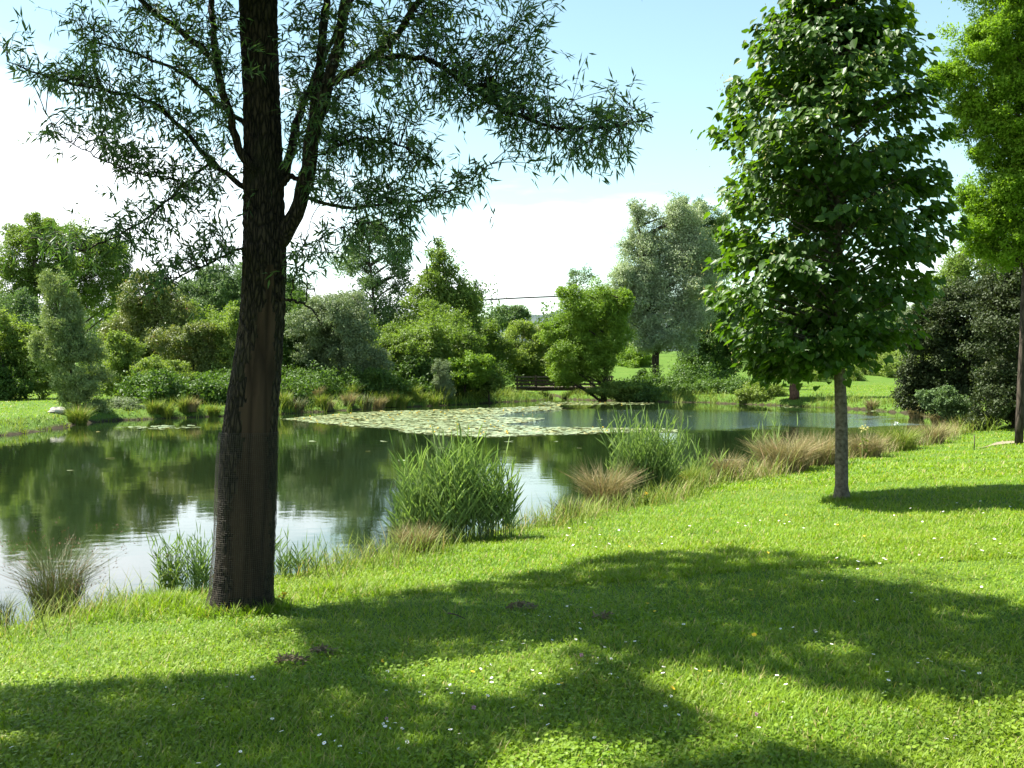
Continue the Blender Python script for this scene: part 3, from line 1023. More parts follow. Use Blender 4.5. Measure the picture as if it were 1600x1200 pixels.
# middle
tree("hawthorn_tree", "dark rounded bush right against the right side of big trunk", T, 58, 462,
     [(455, 500, 36, 46), (470, 550, 38, 46), (450, 590, 44, 34)], 'deep', 0.13, 1.7, tr=0.14)
tree("willow_bush", "wide grey-green willow bush right of the big trunk", SHB, 57, 530,
     [(520, 500, 52, 44), (560, 515, 36, 44), (490, 520, 40, 44), (540, 560, 56, 44)], 'greyg', 0.15, 1.4, tr=0.12, asp=0.4)
tree("willow_bush", "low dark green bush under the grey-green willow at the bank", SHB, 56, 520,
     [(500, 605, 56, 26), (560, 600, 50, 28)], 'deep', 0.12, 1.7, tr=0.06)
tree("ash_tree", "tall thin-crowned tree with bare slender stems seen against the white sky", T, 66, 590,
     [(575, 375, 34, 28), (610, 390, 30, 32), (555, 410, 34, 30), (625, 425, 22, 28), (580, 465, 46, 34), (600, 510, 50, 46)], 'blue', 0.17, 0.75, tr=0.14, clump=0.36, limbr=0.5, nbr=7)
tree("ash_tree", "tall pointed green tree standing highest left of the overhead cable", T, 65, 690,
     [(690, 410, 26, 34), (705, 440, 26, 36), (675, 455, 34, 30), (700, 490, 44, 40), (660, 505, 46, 40), (730, 480, 26, 30)], 'mid', 0.17, 1.0, tr=0.20, clump=0.32, nbr=6)
tree("alder_tree", "small dark tree on the right flank of the tall pointed tree", T, 68, 735,
     [(735, 470, 18, 28), (725, 510, 26, 30)], 'deep', 0.15, 1.1, tr=0.12)
tree("elder_shrub", "bright leafy bush in the middle below the tall pointed tree", SHB, 61, 660,
     [(650, 545, 50, 36), (700, 535, 40, 34), (620, 560, 40, 40)], 'mid', 0.14, 1.6, tr=0.09)
tree("elder_shrub", "deep green hollow bush at the bank below the thin-crowned tree", SHB, 60, 625,
     [(620, 595, 54, 36), (665, 590, 40, 34)], 'deep', 0.13, 1.6, tr=0.07)
tree("bramble_bush", "bright-leaved bush spreading low above the mown bank near the pond's head", SHB, 60, 725,
     [(720, 582, 34, 22), (745, 575, 30, 24)], 'bright', 0.12, 1.6, tr=0.05)
tree("bramble_bush", "rounded dark bush with bright rim sloping down to the footbridge", SHB, 61, 765,
     [(760, 585, 28, 26), (745, 595, 30, 18), (778, 596, 12, 14)], 'mid', 0.12, 1.7, tr=0.05)
tree("willow_shrub", "small bluish-grey willow shrub at the water's edge in front of bank bushes", SHB, 58, 690,
     [(690, 592, 17, 24), (697, 612, 16, 14)], 'greyg', 0.08, 1.3, tr=0.05, asp=0.35)
tree("round_tree", "lone round distant tree under the overhead cable", T, 128, 795,
     [(795, 497, 28, 22), (775, 500, 16, 14), (818, 500, 14, 14)], 'blue', 0.26, 1.5, tr=0.3)
tree("hazel_shrub", "light green hedge bush behind the bank left of the footbridge", SHB, 80, 755,
     [(755, 535, 34, 32), (735, 560, 30, 30), (780, 560, 30, 36)], 'mid', 0.16, 1.6, tr=0.1)
tree("hazel_shrub", "pale green hedge bush directly behind the footbridge's left railing", SHB, 82, 815,
     [(812, 540, 34, 36), (800, 570, 30, 30), (835, 575, 26, 30)], 'fresh', 0.16, 1.6, tr=0.1)
tree("hawthorn_shrub", "brownish thin-leaved bush behind the footbridge beside bright tree", SHB, 84, 850,
     [(848, 535, 28, 34), (868, 555, 26, 40), (850, 580, 28, 24)], 'reddish', 0.16, 1.1, tr=0.1)
tree("aspen_tree", "sparse twiggy treetop rising behind the bright green tree", T, 92, 905,
     [(905, 440, 22, 20), (885, 460, 16, 18), (930, 462, 20, 18), (908, 490, 26, 24)], 'blue', 0.2, 0.45, tr=0.12, nbr=8)
tree("acacia_tree", "bright green spreading tree with leaning dark trunk beside the footbridge", T, 65, 942,
     [(915, 472, 44, 30), (900, 505, 40, 26), (945, 490, 32, 36), (895, 545, 40, 24), (935, 540, 40, 30), (880, 584, 28, 18), (925, 575, 34, 22), (892, 594, 16, 10), (866, 522, 26, 18), (962, 520, 28, 38), (972, 474, 20, 22)], 'bright', 0.13, 1.35, tr=0.20, by=604, clump=0.30, up=0.8, asp=0.5)
tree("silver_willow_tree", "large silvery-green tree with single dark trunk beyond the pond's head", T, 73, 1027,
     [(1005, 350, 26, 34), (1050, 370, 44, 46), (1000, 410, 42, 48), (1060, 430, 54, 50), (1010, 470, 44, 44), (1050, 510, 52, 40), (1095, 400, 30, 46), (1015, 530, 34, 26), (1030, 420, 34, 40), (980, 445, 30, 40), (995, 500, 34, 28), (1075, 350, 30, 34), (1095, 470, 40, 50)], 'silver', 0.17, 1.1, tr=0.26, by=604, asp=0.42, hang=0.3, clump=0.30)
tree("poplar_tree", "dark treetop peeping out behind the large silvery tree", T, 92, 1070,
     [(1066, 340, 26, 28), (1110, 350, 34, 40), (1100, 400, 40, 50)], 'deep', 0.19, 1.4, tr=0.28)
tree("hornbeam_tree", "dark shaded tree between the silvery tree and the linden crown", T, 72, 1120,
     [(1110, 490, 44, 50), (1140, 540, 50, 46), (1100, 560, 44, 40), (1160, 500, 40, 50)], 'deep', 0.15, 1.7, tr=0.22)
tree("acacia_tree", "sunlit light green sapling between the bright tree and silvery trunk", T, 82, 990,
     [(985, 575, 34, 24), (1000, 560, 26, 26)], 'bright', 0.15, 1.3, tr=0.10)
tree("laurel_shrub", "small dark round bush at the foot of the silvery tree's trunk", SHB, 71, 1005,
     [(1004, 592, 16, 14)], 'deep', 0.12, 1.8, tr=0.04)
tree("bramble_bush", "spreading leafy bush on the bank right of the footbridge", SHB, 65, 985,
     [(965, 612, 44, 11), (1005, 611, 26, 13)], 'mid', 0.11, 1.6, tr=0.03)
tree("bramble_bush", "light leafy bush at the waterline left of the red-brown trunk", SHB, 60, 1190,
     [(1185, 612, 30, 16), (1165, 618, 18, 12), (1210, 615, 22, 14)], 'fresh', 0.10, 1.3, tr=0.03)
tree("pine_tree", "short red-brown trunk standing at the waterline below the linden crown", T, 57, 1241,
     [(1240, 540, 50, 34), (1210, 560, 36, 24), (1270, 520, 44, 34)], 'deep', 0.14, 1.5, 'bark_r', tr=0.26, by=632)
tree("hornbeam_tree", "mid-green tree hidden mostly behind the linden's left side", T, 88, 1195,
     [(1190, 540, 44, 40), (1230, 530, 44, 50), (1180, 570, 40, 26)], 'mid', 0.18, 1.6, tr=0.2)
tree("hornbeam_tree", "shaded green tree straight behind the linden's trunk", T, 92, 1290,
     [(1290, 530, 50, 50), (1320, 560, 36, 34), (1260, 560, 40, 34)], 'mid', 0.19, 1.6, tr=0.2)
tree("ash_tree", "grey-green leafy tree on the slope right of the linden's trunk", T, 96, 1400,
     [(1385, 520, 44, 40), (1420, 505, 44, 46), (1360, 545, 30, 24)], 'greyg', 0.19, 1.3, tr=0.2)
tree("bramble_bush", "rough green scrub on the slope above the far mown lawn", SHB, 100, 1400,
     [(1380, 570, 50, 16), (1425, 575, 40, 18), (1345, 578, 34, 12)], 'fresh', 0.18, 1.5, tr=0.05)
tree("poplar_tree", "tall green tree behind the linden's right shoulder", T, 62, 1500,
     [(1480, 470, 40, 60), (1520, 440, 46, 60)], 'mid', 0.16, 1.2, tr=0.22)
# right side
tree("acacia_tree", "tall slender tree with feathery bright foliage at the right edge by the sandy path", T, 24.0, 1592,
     [(1540, 75, 60, 46), (1600, 40, 70, 60), (1500, 130, 46, 40), (1570, 150, 66, 46), (1630, 130, 60, 70), (1530, 195, 44, 34), (1600, 215, 56, 30),
      (1560, 300, 56, 44), (1610, 290, 60, 60), (1535, 360, 40, 34), (1580, 385, 50, 40), (1640, 370, 60, 60), (1560, -60, 90, 70), (1650, -40, 90, 90), (1590, 250, 44, 34), (1540, 240, 30, 22)],
     'acacia', 0.085, 1.6, 'bark_d', tr=0.078, by=680, asp=0.45, up=0.7, clump=0.26, hang=0.3, nbr=3, limbr=0.3)
tree("plum_tree", "large dark olive bushy tree closing the right end of the pond", T, 36, 1500,
     [(1500, 500, 66, 66), (1450, 560, 46, 50), (1545, 560, 60, 66), (1490, 610, 56, 44), (1440, 520, 34, 34)], 'olive', 0.10, 1.8, tr=0.16)
tree("plum_tree", "dark olive thicket tree behind the slender right-edge tree trunk", T, 31, 1590,
     [(1590, 520, 70, 90), (1640, 600, 70, 80), (1570, 620, 52, 50), (1640, 470, 60, 90)], 'olive', 0.095, 1.8, tr=0.16)
tree("willow_shrub", "low grey-green bush over the water at the dark thicket's foot", SHB, 33, 1490,
     [(1480, 632, 30, 24), (1510, 648, 28, 18), (1455, 625, 20, 18), (1535, 655, 22, 14)], 'blue', 0.075, 1.5, tr=0.04)

# the far wood beyond, one mass
mb = MB()
lob = []
for q in range(70):
    px = R.uniform(-250, 1900)
    D = R.uniform(108, 150)
    if 745 < px < 850:
        continue
    h = R.uniform(3.0, 6.5) if 820 < px < 960 else R.uniform(5, 8.5)
    c = P(px, 560, D)
    zb = gz(c[0], c[1])
    lob.append((np.array([c[0], c[1], zb + h * 0.5]), np.array([R.uniform(3.5, 6), 3.5, h * 0.55])))
lobe_leaves(mb, lob, 0.34, 1.1, clump=0.3, cap=2600)
tag(mb.build("far_woodland", M['far']), kind='stuff')
mb = MB()
lob = []
for q in range(40):       # undergrowth below the bank trees
    px = R.uniform(-60, 1130)
    D = R.uniform(66, 72)
    if 780 < px < 1000:
        continue
    c = P(px, 600, D)
    lob.append((np.array([c[0], c[1], gz(c[0], c[1]) + 0.7]), np.array([R.uniform(1.3, 2.4), 1.2, R.uniform(0.8, 1.7)])))
for q in range(64):
    px = R.uniform(215, 715)
    py = np.interp(px, [215, 340, 470, 540, 715], [655, 651, 645, 641, 632.5])
    c = PZ(px, py, WZ)
    c = c * (1 + R.uniform(2.2, 5.5) / c[1])
    lob.append((np.array([c[0], c[1], gz(c[0], c[1]) + 0.45]), np.array([R.uniform(0.7, 1.4), 0.8, R.uniform(0.5, 1.1)])))
for q in range(26):
    px = R.uniform(960, 1165)
    c = PZ(px, 628.5, WZ)
    c = c * (1 + R.uniform(1.0, 6) / c[1])
    lob.append((np.array([c[0], c[1], gz(c[0], c[1]) + 0.25]), np.array([R.uniform(0.7, 1.4), 0.8, R.uniform(0.35, 0.8)])))
lobe_leaves(mb, lob, 0.14, 1.4, clump=0.3, cap=1600)
tag(mb.build("undergrowth", M['deep']), kind='stuff')


for nm, mt, n_, (ya, yb) in (("slope_scrub", 'fresh', 44, (560, 600)), ("bank_thicket", 'mid', 46, (500, 600)), ("bank_scrub", 'fresh', 34, (540, 610))):
    mb = MB()
    lob = []
    for q in range(n_):
        px = R.uniform(130, 740) if nm == "bank_thicket" or R.random() < 0.7 else R.uniform(760, 880)
        D = R.uniform(62, 72) if px < 750 else R.uniform(80, 86)
        py = R.uniform(ya, yb)
        if px > 750:
            py = max(py, 545)
        if nm == "slope_scrub":
            px, D = R.uniform(1255, 1455), R.uniform(92, 104)
            c = P(px, 590, D)
            c[2] = gz(c[0], c[1]) + 0.3
        else:
            c = P(px, py, D)
        lob.append((c, np.array([R.uniform(0.7, 1.5), 1.0, R.uniform(0.6, 1.5) * (0.6 if nm == "slope_scrub" else 1)])))
        lob.append((c + np.array([R.uniform(-0.8, 0.8), R.uniform(-0.8, 0), R.uniform(0.2, 1.0)]), R.uniform(0.3, 0.7, 3)))
    lobe_leaves(mb, lob, 0.13, 1.3, clump=0.34, cap=1500)
    tag(mb.build(nm, M[mt]), kind='stuff')


# ------------------------------------------------------------------ grasses and reeds
def blades(mb, base, L, W, lean, mi=0, a=None, spread=None, droop=0.3):
    n = len(base)
    az = R.uniform(0, 2 * math.pi, n)
    out = np.stack([np.cos(az), np.sin(az), np.zeros(n)], -1)
    if spread is not None:
        out = unit(0.5 * out + spread)
    ln = np.broadcast_to(lean, (n,)) * R.uniform(0.3, 1.5, n)
    d = unit(np.stack([out[:, 0] * ln, out[:, 1] * ln, np.ones(n)], -1))
    nn = unit(out - d * (out * d).sum(1)[:, None] + 1e-6)
    mb.scatter(BLADE[0], BLADE[1], base, d, nn, L, W, mi, a)


def land_points(n, d0, d1, power, marg=1.25):
    """random lawn points, denser towards the camera"""
    u = R.random(n)
    e = 1 - power
    D = (d0 ** e + u * (d1 ** e - d0 ** e)) ** (1 / e)
    x = R.uniform(-0.5, 0.5, n) * D * marg
    return x, D


def lawn(n, d0, d1, power, L, W, smin, lean, mb, mi=0):
    x, y = land_points(n, d0, d1, power)
    s = sdist(x, y)
    ok = s > smin
    x, y, s = x[ok], y[ok], s[ok]
    z = ground_z(x, y, s)
    n = len(x)
    sc = 0.75 + 0.5 * (0.5 + 0.5 * np.sin(x * 3.1 + 2 * np.sin(y * 2.3)) * np.sin(y * 2.7 + x))
    blades(mb, np.stack([x, y, z - 0.004], -1), L * sc * R.uniform(0.6, 1.3, n), W * R.uniform(0.7, 1.3, n), lean, mi)


mb = MB()
lawn(230000, 3.2, 9.0, 1.6, 0.056, 0.0058, 0.15, 0.9, mb)
lawn(190000, 8.5, 17.0, 1.6, 0.062, 0.0088, 0.15, 0.85, mb)
lawn(110000, 16.0, 40.0, 1.6, 0.075, 0.019, 0.15, 0.75, mb)
# longer unmown grass round the two trunks and down to the shore beside the willow
for bx_, by_, r0_, r1_, n_, L_ in ((wb[0], wb[1], 0.20, 0.42, 2600, 0.13), (lb[0], lb[1], 0.06, 0.30, 1500, 0.10), (wb[0] - 0.7, wb[1] + 0.35, 0.0, 0.75, 4200, 0.15), (wb[0] + 0.6, wb[1] + 0.7, 0.0, 0.6, 1600, 0.13)):
    th_ = R.uniform(0, 2 * math.pi, n_)
    rr_ = r0_ + (r1_ - r0_) * R.random(n_) ** 1.3
    x, y = bx_ + rr_ * np.cos(th_), by_ + rr_ * np.sin(th_)
    s = sdist(x, y)
    ok = (s > 0.02) & (np.hypot(x - wb[0], y - wb[1]) > 0.2)
    x, y, s = x[ok], y[ok], s[ok]
    blades(mb, np.column_stack([x, y, ground_z(x, y, s) - 0.004]), L_ * R.uniform(0.35, 1.3, len(x)), R.uniform(0.004, 0.008, len(x)), 0.6)
# clover leaves between the blades
x, y = land_points(52000, 3.2, 10.0, 1.5)
s = sdist(x, y)
cl_ = np.sin(x * 1.7 + 1.1 * np.sin(y * 2.1)) * np.sin(y * 1.9 + 0.8 * x) + 0.5 * R.standard_normal(len(x))
ok = (s > 0.3) & (cl_ > -0.05)
x, y, s = x[ok], y[ok], s[ok]
z = ground_z(x, y, s) + R.uniform(0.015, 0.05, len(x))
az = R.uniform(0, 2 * math.pi, len(x))
OCT = ([(0, 0, 0), (-0.4, 0.2, 0.05), (-0.5, 0.65, 0.08), (0, 0.95, 0), (0.5, 0.65, 0.08), (0.4, 0.2, 0.05)], [(0, 3, 2, 1), (0, 5, 4, 3)])
mb.scatter(OCT[0], OCT[1], np.stack([x, y, z], -1), np.stack([np.cos(az), np.sin(az), 0.25 * R.standard_normal(len(x))], -1),
           unit(np.stack([0.4 * R.standard_normal(len(x)), 0.4 * R.standard_normal(len(x)), np.ones(len(x))], -1)), R.uniform(0.014, 0.026, len(x)), 0.018, 0, R.random(len(x)) * 0.75)
tag(mb.build("lawn_grass", M['lawn']), kind='stuff')

# far mown banks and rough bank edges
mb = MB()
n = 150000
x = R.uniform(-34, 38, n)
y = R.uniform(27, 92, n)
s = sdist(x, y)
ok = (s > 0.05) & (np.abs(x) < 0.62 * y + 1) & ~((y < 36) & (x > -8) & (x < 10))
x, y, s = x[ok], y[ok], s[ok]
z = ground_z(x, y, s)
blades(mb, np.stack([x, y, z - 0.01], -1), R.uniform(0.05, 0.11, len(x)), R.uniform(0.02, 0.045, len(x)), 0.7)
tag(mb.build("far_bank_grass", M['lawn']), kind='stuff')
mb = MB()
n = 220000
x = R.uniform(-30, 30, n)
y = R.uniform(30, 74, n)
s = sdist(x, y)
pn = np.sin(x * 0.9 + 1.0) * np.sin(y * 0.33 + x * 0.31) + 0.4 * np.sin(x * 2.7)
ok = (s > -0.16) & (s < 0.85 + 0.35 * pn) & (np.abs(x) < 0.62 * y + 1)
x, y, s, pn = x[ok], y[ok], s[ok], pn[ok]
z = ground_z(x, y, s)
hgt = np.clip(0.5 + 0.28 * pn, 0.15, 0.9) * np.where(x < -13.5, 0.35, np.where(x < 0, 1.25, 0.7))
blades(mb, np.stack([x, y, z - 0.01], -1), hgt * R.uniform(0.5, 1.3, len(x)), R.uniform(0.015, 0.035, len(x)), 0.35, 0, np.clip(R.random(len(x)) * 0.8 + 0.15 * pn, 0, 1))
tag(mb.build("far_shore_grass", M['bankgrass']), kind='stuff')
# rough uncut fringe on the near shore
mb = MB()
n = 260000
x = R.uniform(-6, 16, n)
y = R.uniform(6.5, 36, n)
s = sdist(x, y)
pn = np.sin(x * 1.7 + 0.4) * np.sin(y * 1.1) + 0.5 * R.standard_normal(n)
ok = (s > -0.12) & (s < 0.62 + 0.34 * pn) & (np.abs(x) < 0.6 * y) & (R.random(n) < (13 / y) ** 0.5)
x, y, s, pn = x[ok], y[ok], s[ok], pn[ok]
z = ground_z(x, y, s)
dryf = np.clip((y - 16) / 5, 0.12, 0.65)
isd = R.random(len(x)) < dryf
for q, sel_ in ((0, ~isd), (1, isd)):
    k = int(sel_.sum())
    grow = 1.0 + 0.9 * dryf[sel_]
    blades(mb, np.stack([x, y, z - 0.01], -1)[sel_], np.clip(0.23 + 0.09 * pn[sel_], 0.08, 0.5) * R.uniform(0.5, 1.4, k) * grow, (R.uniform(0.004, 0.009, len(x)) * (y / 10) ** 0.7)[sel_], 0.55, q)
tag(mb.build("near_shore_grass", [M['bankgrass'], M['dry']]), kind='stuff')


def tussock(name, label, cat, px, py, D, hw, h, n, mat, width=0.006, lean=0.7, z0=None, group=None, heads=0):
    b = P(px, py, D)
    b[2] = max(gz(b[0], b[1]), WZ) - 0.02
    mb = MB()
    r = hw * D / 1600
    th_ = R.uniform(0, 2 * math.pi, n)
    rr_ = r * 0.42 * np.sqrt(R.random(n))
    base = b + np.stack([rr_ * np.cos(th_), rr_ * np.sin(th_), np.zeros(n)], -1)
    sp = np.stack([np.cos(th_), np.sin(th_), np.zeros(n)], -1) * (rr_ / (r * 0.42))[:, None]
    az = th_ + 0.8 * R.standard_normal(n)
    out = np.stack([np.cos(az), np.sin(az), np.zeros(n)], -1)
    ln = lean * R.uniform(0.15, 1.2, n)
    L = h * R.uniform(0.55, 1.1, n)
    d0 = unit(out * ln[:, None] * 0.55 + np.array([0, 0, 1.0]))
    d1 = unit(out * ln[:, None] * 1.5 + np.array([0, 0, 1.0 - 0.5 * lean]))
    p0 = base
    p1 = p0 + d0 * (L * 0.5)[:, None]
    p2 = p1 + d1 * (L * 0.5)[:, None]
    sd = unit(np.cross(out, np.array([0, 0, 1.0])) + 0.6 * R.standard_normal((n, 3)))
    w = (width * R.uniform(0.6, 1.4, n))[:, None]
    V = np.stack([p0 - sd * w / 2, p0 + sd * w / 2, p1 + sd * w * 0.42, p2, p1 - sd * w * 0.42], 1).reshape(-1, 3)
    k = np.arange(n)[:, None] * 5
    a = np.repeat(R.random(n), 5)
    mb.add(V, k + np.array([[0, 1, 2, 4]]), 0, a)
    mb.f.append((k + np.array([[4, 2, 3]]), 0, False))
    if heads:
        q = R.choice(n, heads)
        kk = heads * 5
        qq = np.repeat(q, 5)
        pos = p2[qq] + 0.02 * R.standard_normal((kk, 3))
        mb.scatter(QUAD[0], QUAD[1], pos, unit(d1[qq] + 0.5 * R.standard_normal((kk, 3))), unit(R.standard_normal((kk, 3))), 0.026, 0.007, 0, np.full(kk, 0.97))
    o = mb.build(name, M[mat], None, b)
    return tag(o, label, cat, group)


G = "grass clump"
tussock("rush_clump", "spreading clump of thin purplish rushes at the lower left shore", G, 88, 962, 8.7, 72, 0.78, 900, 'rush', 0.0040, 0.8, heads=90)
tussock("rush_clump", "small sparse rush clump cut by the photo's left edge", G, 5, 975, 8.5, 30, 0.34, 110, 'rush', 0.005, 0.8)
tussock("grass_tussock", "short brownish grass tuft at the foot of the big reed bed", G, 650, 862, 11.2, 55, 0.42, 800, 'dry', 0.006, 0.8)
tussock("grass_tussock", "low grey-green tuft at the water between the two reed beds", G, 890, 812, 14.0, 44, 0.42, 420, 'rush', 0.006, 0.8)
tussock("grass_tussock", "tan arching tussock on the left side of the second reed bed", G, 945, 796, 15.4, 60, 0.85, 900, 'dry', 0.008, 0.85)
tussock("grass_tussock", "mixed green and straw tussock on right side of second reed bed", G, 1075, 768, 17.6, 55, 0.62, 700, 'bankgrass', 0.009, 0.8)
tussock("grass_tussock", "thin pale tussock beside the floating branch", G, 1130, 760, 18.5, 40, 0.65, 560, 'dry', 0.009, 0.8)
tussock("grass_tussock", "broad straw-coloured tussock left of the linden trunk, largest of the dry ones", G, 1225, 750, 20.0, 82, 0.95, 1500, 'dry', 0.010, 0.9)
tussock("grass_tussock", "straw-coloured tussock just left of the linden trunk", G, 1280, 742, 21.0, 55, 0.9, 900, 'dry', 0.010, 0.85)
tussock("grass_tussock", "pale tussock just right of the linden trunk", G, 1350, 728, 23.0, 52, 0.8, 800, 'dry', 0.011, 0.9)
tussock("grass_tussock", "greenish straw tussock midway between linden trunk and dark thicket", G, 1405, 716, 25.0, 50, 0.8, 700, 'bankgrass', 0.012, 0.85)
tussock("grass_tussock", "small straw tussock nearest the path on the near shore", G, 1455, 706, 27.0, 42, 0.75, 560, 'dry', 0.012, 0.85)
tussock("grass_tussock", "tan overhanging tussock below the dark thicket, left of the grey bush", G, 1432, 648, 43, 24, 0.85, 420, 'dry', 0.022, 0.8)
tussock("grass_tussock", "wide tan tussock drooping into the water below the dark thicket", G, 1475, 660, 37, 40, 0.85, 560, 'dry', 0.022, 1.1)
tussock("grass_tussock", "reddish dry tussock on the far lawn's edge", G, 1362, 638, 51, 14, 0.75, 200, 'dry', 0.025, 0.7)
tussock("grass_tussock", "brown-green tussock on the left bank beside the pale rock", G, 122, 662, 38, 30, 0.95, 520, 'bankgrass', 0.02, 0.8)
for k_, (px, py, D, hw, h, mt, lab) in enumerate([
        (275, 652, 46, 30, 0.8, 'bankgrass', "bright rounded sedge tuft on the left bank by the round bush"),
        (325, 652, 47, 34, 0.75, 'dry', "brownish sedge tuft left of the big trunk on far bank"),
        (455, 645, 50, 28, 0.9, 'bankgrass', "green sedge tuft right of the big trunk on far bank"),
        (490, 642, 52, 24, 0.9, 'dry', "rusty sedge tuft between two green ones on far bank"),
        (545, 639, 54, 26, 1.0, 'bankgrass', "green sedge tuft left of lily raft's far edge"),
        (600, 637, 56, 24, 0.8, 'dry', "dull sedge tuft below the deep green hollow bush"),
        (645, 636, 57, 22, 0.9, 'bankgrass', "yellowish sedge tuft left of bluish-grey willow shrub")]):
    tussock("sedge_tuft", lab, G, px, py, D, hw, h, 420, mt, 0.028, 0.7, group="sedge tufts along the far bank")


for q in range(20):
    px = 235 + q * 23.5 + R.uniform(-9, 9)
    py = np.interp(px, [200, 270, 340, 470, 540, 610, 690], [655, 652, 650, 644, 640, 636, 633])
    if 335 < px < 440:
        continue
    tussock("sedge_tuft", "rough sedge tuft in the uneven row along the far bank's waterline", G, px, py, 3360 / (py - 574.2), R.uniform(16, 26), R.uniform(0.6, 0.95), 300,
            ['bankgrass', 'dry', 'bankgrass', 'rush'][R.integers(0, 4)], 0.026, 0.7, group="rough sedge row along the far waterline")


def reeds(label, spots, h, n, D, leafL, leafW, hj=0.33):
    c = P(spots[0][0], spots[0][1], D)
    c[2] = WZ
    mb = MB()
    for _ in range(n):
        a = R.choice(len(spots), p=np.array([q[3] for q in spots]) / sum(q[3] for q in spots))
        px, py, hw, _w, hs = spots[a]
        r = hw * D / 1600
        b = P(px, py, D)
        th_ = R.uniform(0, 2 * math.pi)
        rr_ = r * math.sqrt(R.random())
        b = np.array([b[0] + rr_ * math.cos(th_), b[1] + 0.7 * rr_ * math.sin(th_), 0])
        b[2] = max(gz(b[0], b[1]), WZ - 0.1)
        hh = h * hs * R.uniform(1 - 2 * hj, 1.0)
        ln = R.normal(0, 0.09) + 0.11 * rr_ / r * math.cos(th_)
        top = b + np.array([ln * hh, 0.10 * R.standard_normal() * hh, hh])
        pts = spline([b, (b + top) / 2 + np.array([-0.05 * ln, 0, 0.03]), top], 6)
        mb.tube(pts, np.linspace(0.0036, 0.0018, 6) * (D / 11) ** 0.5, 4, 0, cap=False)
        k = R.integers(7, 11)
        t = np.sort(R.uniform(0.22, 1.0, k))
        t[-1] = 1.0
        pos = np.stack([np.interp(t, np.linspace(0, 1, 6), pts[:, q]) for q in range(3)], -1)
        sg = np.where(np.arange(k) % 2 == 0, 1, -1) * 1.0
        azb = R.uniform(0, math.pi)
        out = np.stack([sg * math.cos(azb), sg * math.sin(azb), np.zeros(k)], -1) + 0.25 * R.standard_normal((k, 3))
        dr = unit(out * 0.48 + np.array([0, 0, 0.95]))
        dr[-1] = unit(np.array([ln, 0, 1.0]) + 0.1 * R.standard_normal(3))
        nn = unit(np.array([0, 0, 1.0]) - out * 0.5 + 0.3 * R.standard_normal((k, 3)))
        RL = ([(0, 0, 0), (-0.5, 0.25, 0.01), (-0.38, 0.6, -0.03), (0, 1, -0.16), (0.38, 0.6, -0.03), (0.5, 0.25, 0.01)], [(0, 5, 4, 2), (0, 4, 3, 2), ])
        RL = (RL[0], [(0, 5, 4, 3), (0, 3, 2, 1)])
        mb.scatter(RL[0], RL[1], pos, dr, nn, leafL * R.uniform(0.6, 1.15, k), leafW, 0)
    o = mb.build("reed_clump", M['reed'], None, c)
    return tag(o, label, "reeds")


reeds("tall bright green reed bed in the water right of the willow trunk", [(690, 835, 52, 6, 1.0), (730, 838, 42, 4, 0.85), (650, 842, 30, 2, 0.8), (775, 830, 28, 2.0, 0.62)], 1.22, 250, 11.9, 0.28, 0.0125)
reeds("second green reed bed among tan grasses, left of the linden", [(1000, 785, 34, 5, 1.0), (1030, 780, 30, 3, 0.85), (985, 792, 24, 2, 0.8)], 1.38, 170, 16.8, 0.28, 0.015)
reeds("few thin reed stalks leaning over the floating branch", [(1105, 758, 18, 2, 0.7), (1085, 762, 14, 2, 0.8)], 0.95, 14, 18.6, 0.30, 0.020)
reeds("sparse reed stalks rising behind the dry tussock left of linden trunk", [(1195, 742, 22, 2, 1.0), (1230, 736, 16, 1, 0.9)], 1.15, 14, 21.0, 0.30, 0.022)
reeds("low green reeds hugging the left side of the willow trunk", [(290, 935, 26, 2, 1.0), (262, 940, 16, 1, 0.8), (315, 930, 14, 1.4, 0.9)], 0.62, 60, 8.9, 0.13, 0.007)
reeds("sparse thin reeds just right of the willow trunk at the shore", [(440, 905, 16, 2, 1.0), (480, 896, 20, 1, 0.75), (525, 886, 16, 0.6, 0.9)], 0.42, 26, 9.8, 0.16, 0.005)


# ------------------------------------------------------------------ lily pads
def lily_mesh(name):
    mb = MB()
    th_ = np.linspace(0.22, 2 * math.pi - 0.22, 13)
    r_ = 1 + 0.05 * np.sin(th_ * 3)
    V = np.concatenate([[[0, 0, 0.004]], np.stack([r_ * np.cos(th_), r_ * np.sin(th_), 0.03 * np.sin(th_ * 2) + 0.02], -1)])
    mb.add(V * np.array([0.14, 0.14, 0.2]), [[0, q, q + 1] for q in range(1, 13)], 0, R.random(14) * 0 + R.random())
    return mb


PATCH = [[(445, 655), (520, 648), (600, 643), (700, 640), (800, 637), (868, 634), (880, 640), (800, 645), (770, 652), (850, 654), (820, 660), (780, 664), (700, 667), (640, 671), (580, 668), (520, 663)],
         [(610, 668), (700, 664), (790, 664), (850, 668), (960, 669), (1055, 671), (1050, 675), (960, 676), (850, 680), (760, 683), (690, 680), (640, 676)],
         [(178, 667), (300, 664), (312, 668), (230, 672)], [(300, 647), (345, 646), (345, 650), (300, 651)],
         [(840, 628), (1020, 629), (1020, 632), (900, 633), (840, 633)], [(1218, 634), (1250, 634), (1250, 637), (1218, 637)], [(1345, 641), (1382, 641), (1380, 644), (1350, 644)]]
NPAD = [12500, 5200, 120, 30, 500, 20, 24]
pads = []
for pol, n in zip(PATCH, NPAD):
    wp = np.array([PZ(a, b, WZ)[:2] for a, b in pol])
    q = sample_poly(wp, n)
    den = np.sin(q[:, 0] * 1.6 + 1.5 * np.sin(q[:, 1] * 0.9)) * np.sin(q[:, 1] * 1.1 + 0.4 * q[:, 0])
    q = q[den + 0.5 * R.standard_normal(len(q)) > -0.75]
    q = q[sdist(q[:, 0], q[:, 1]) < -0.1]
    pads.append(q)
loose = []
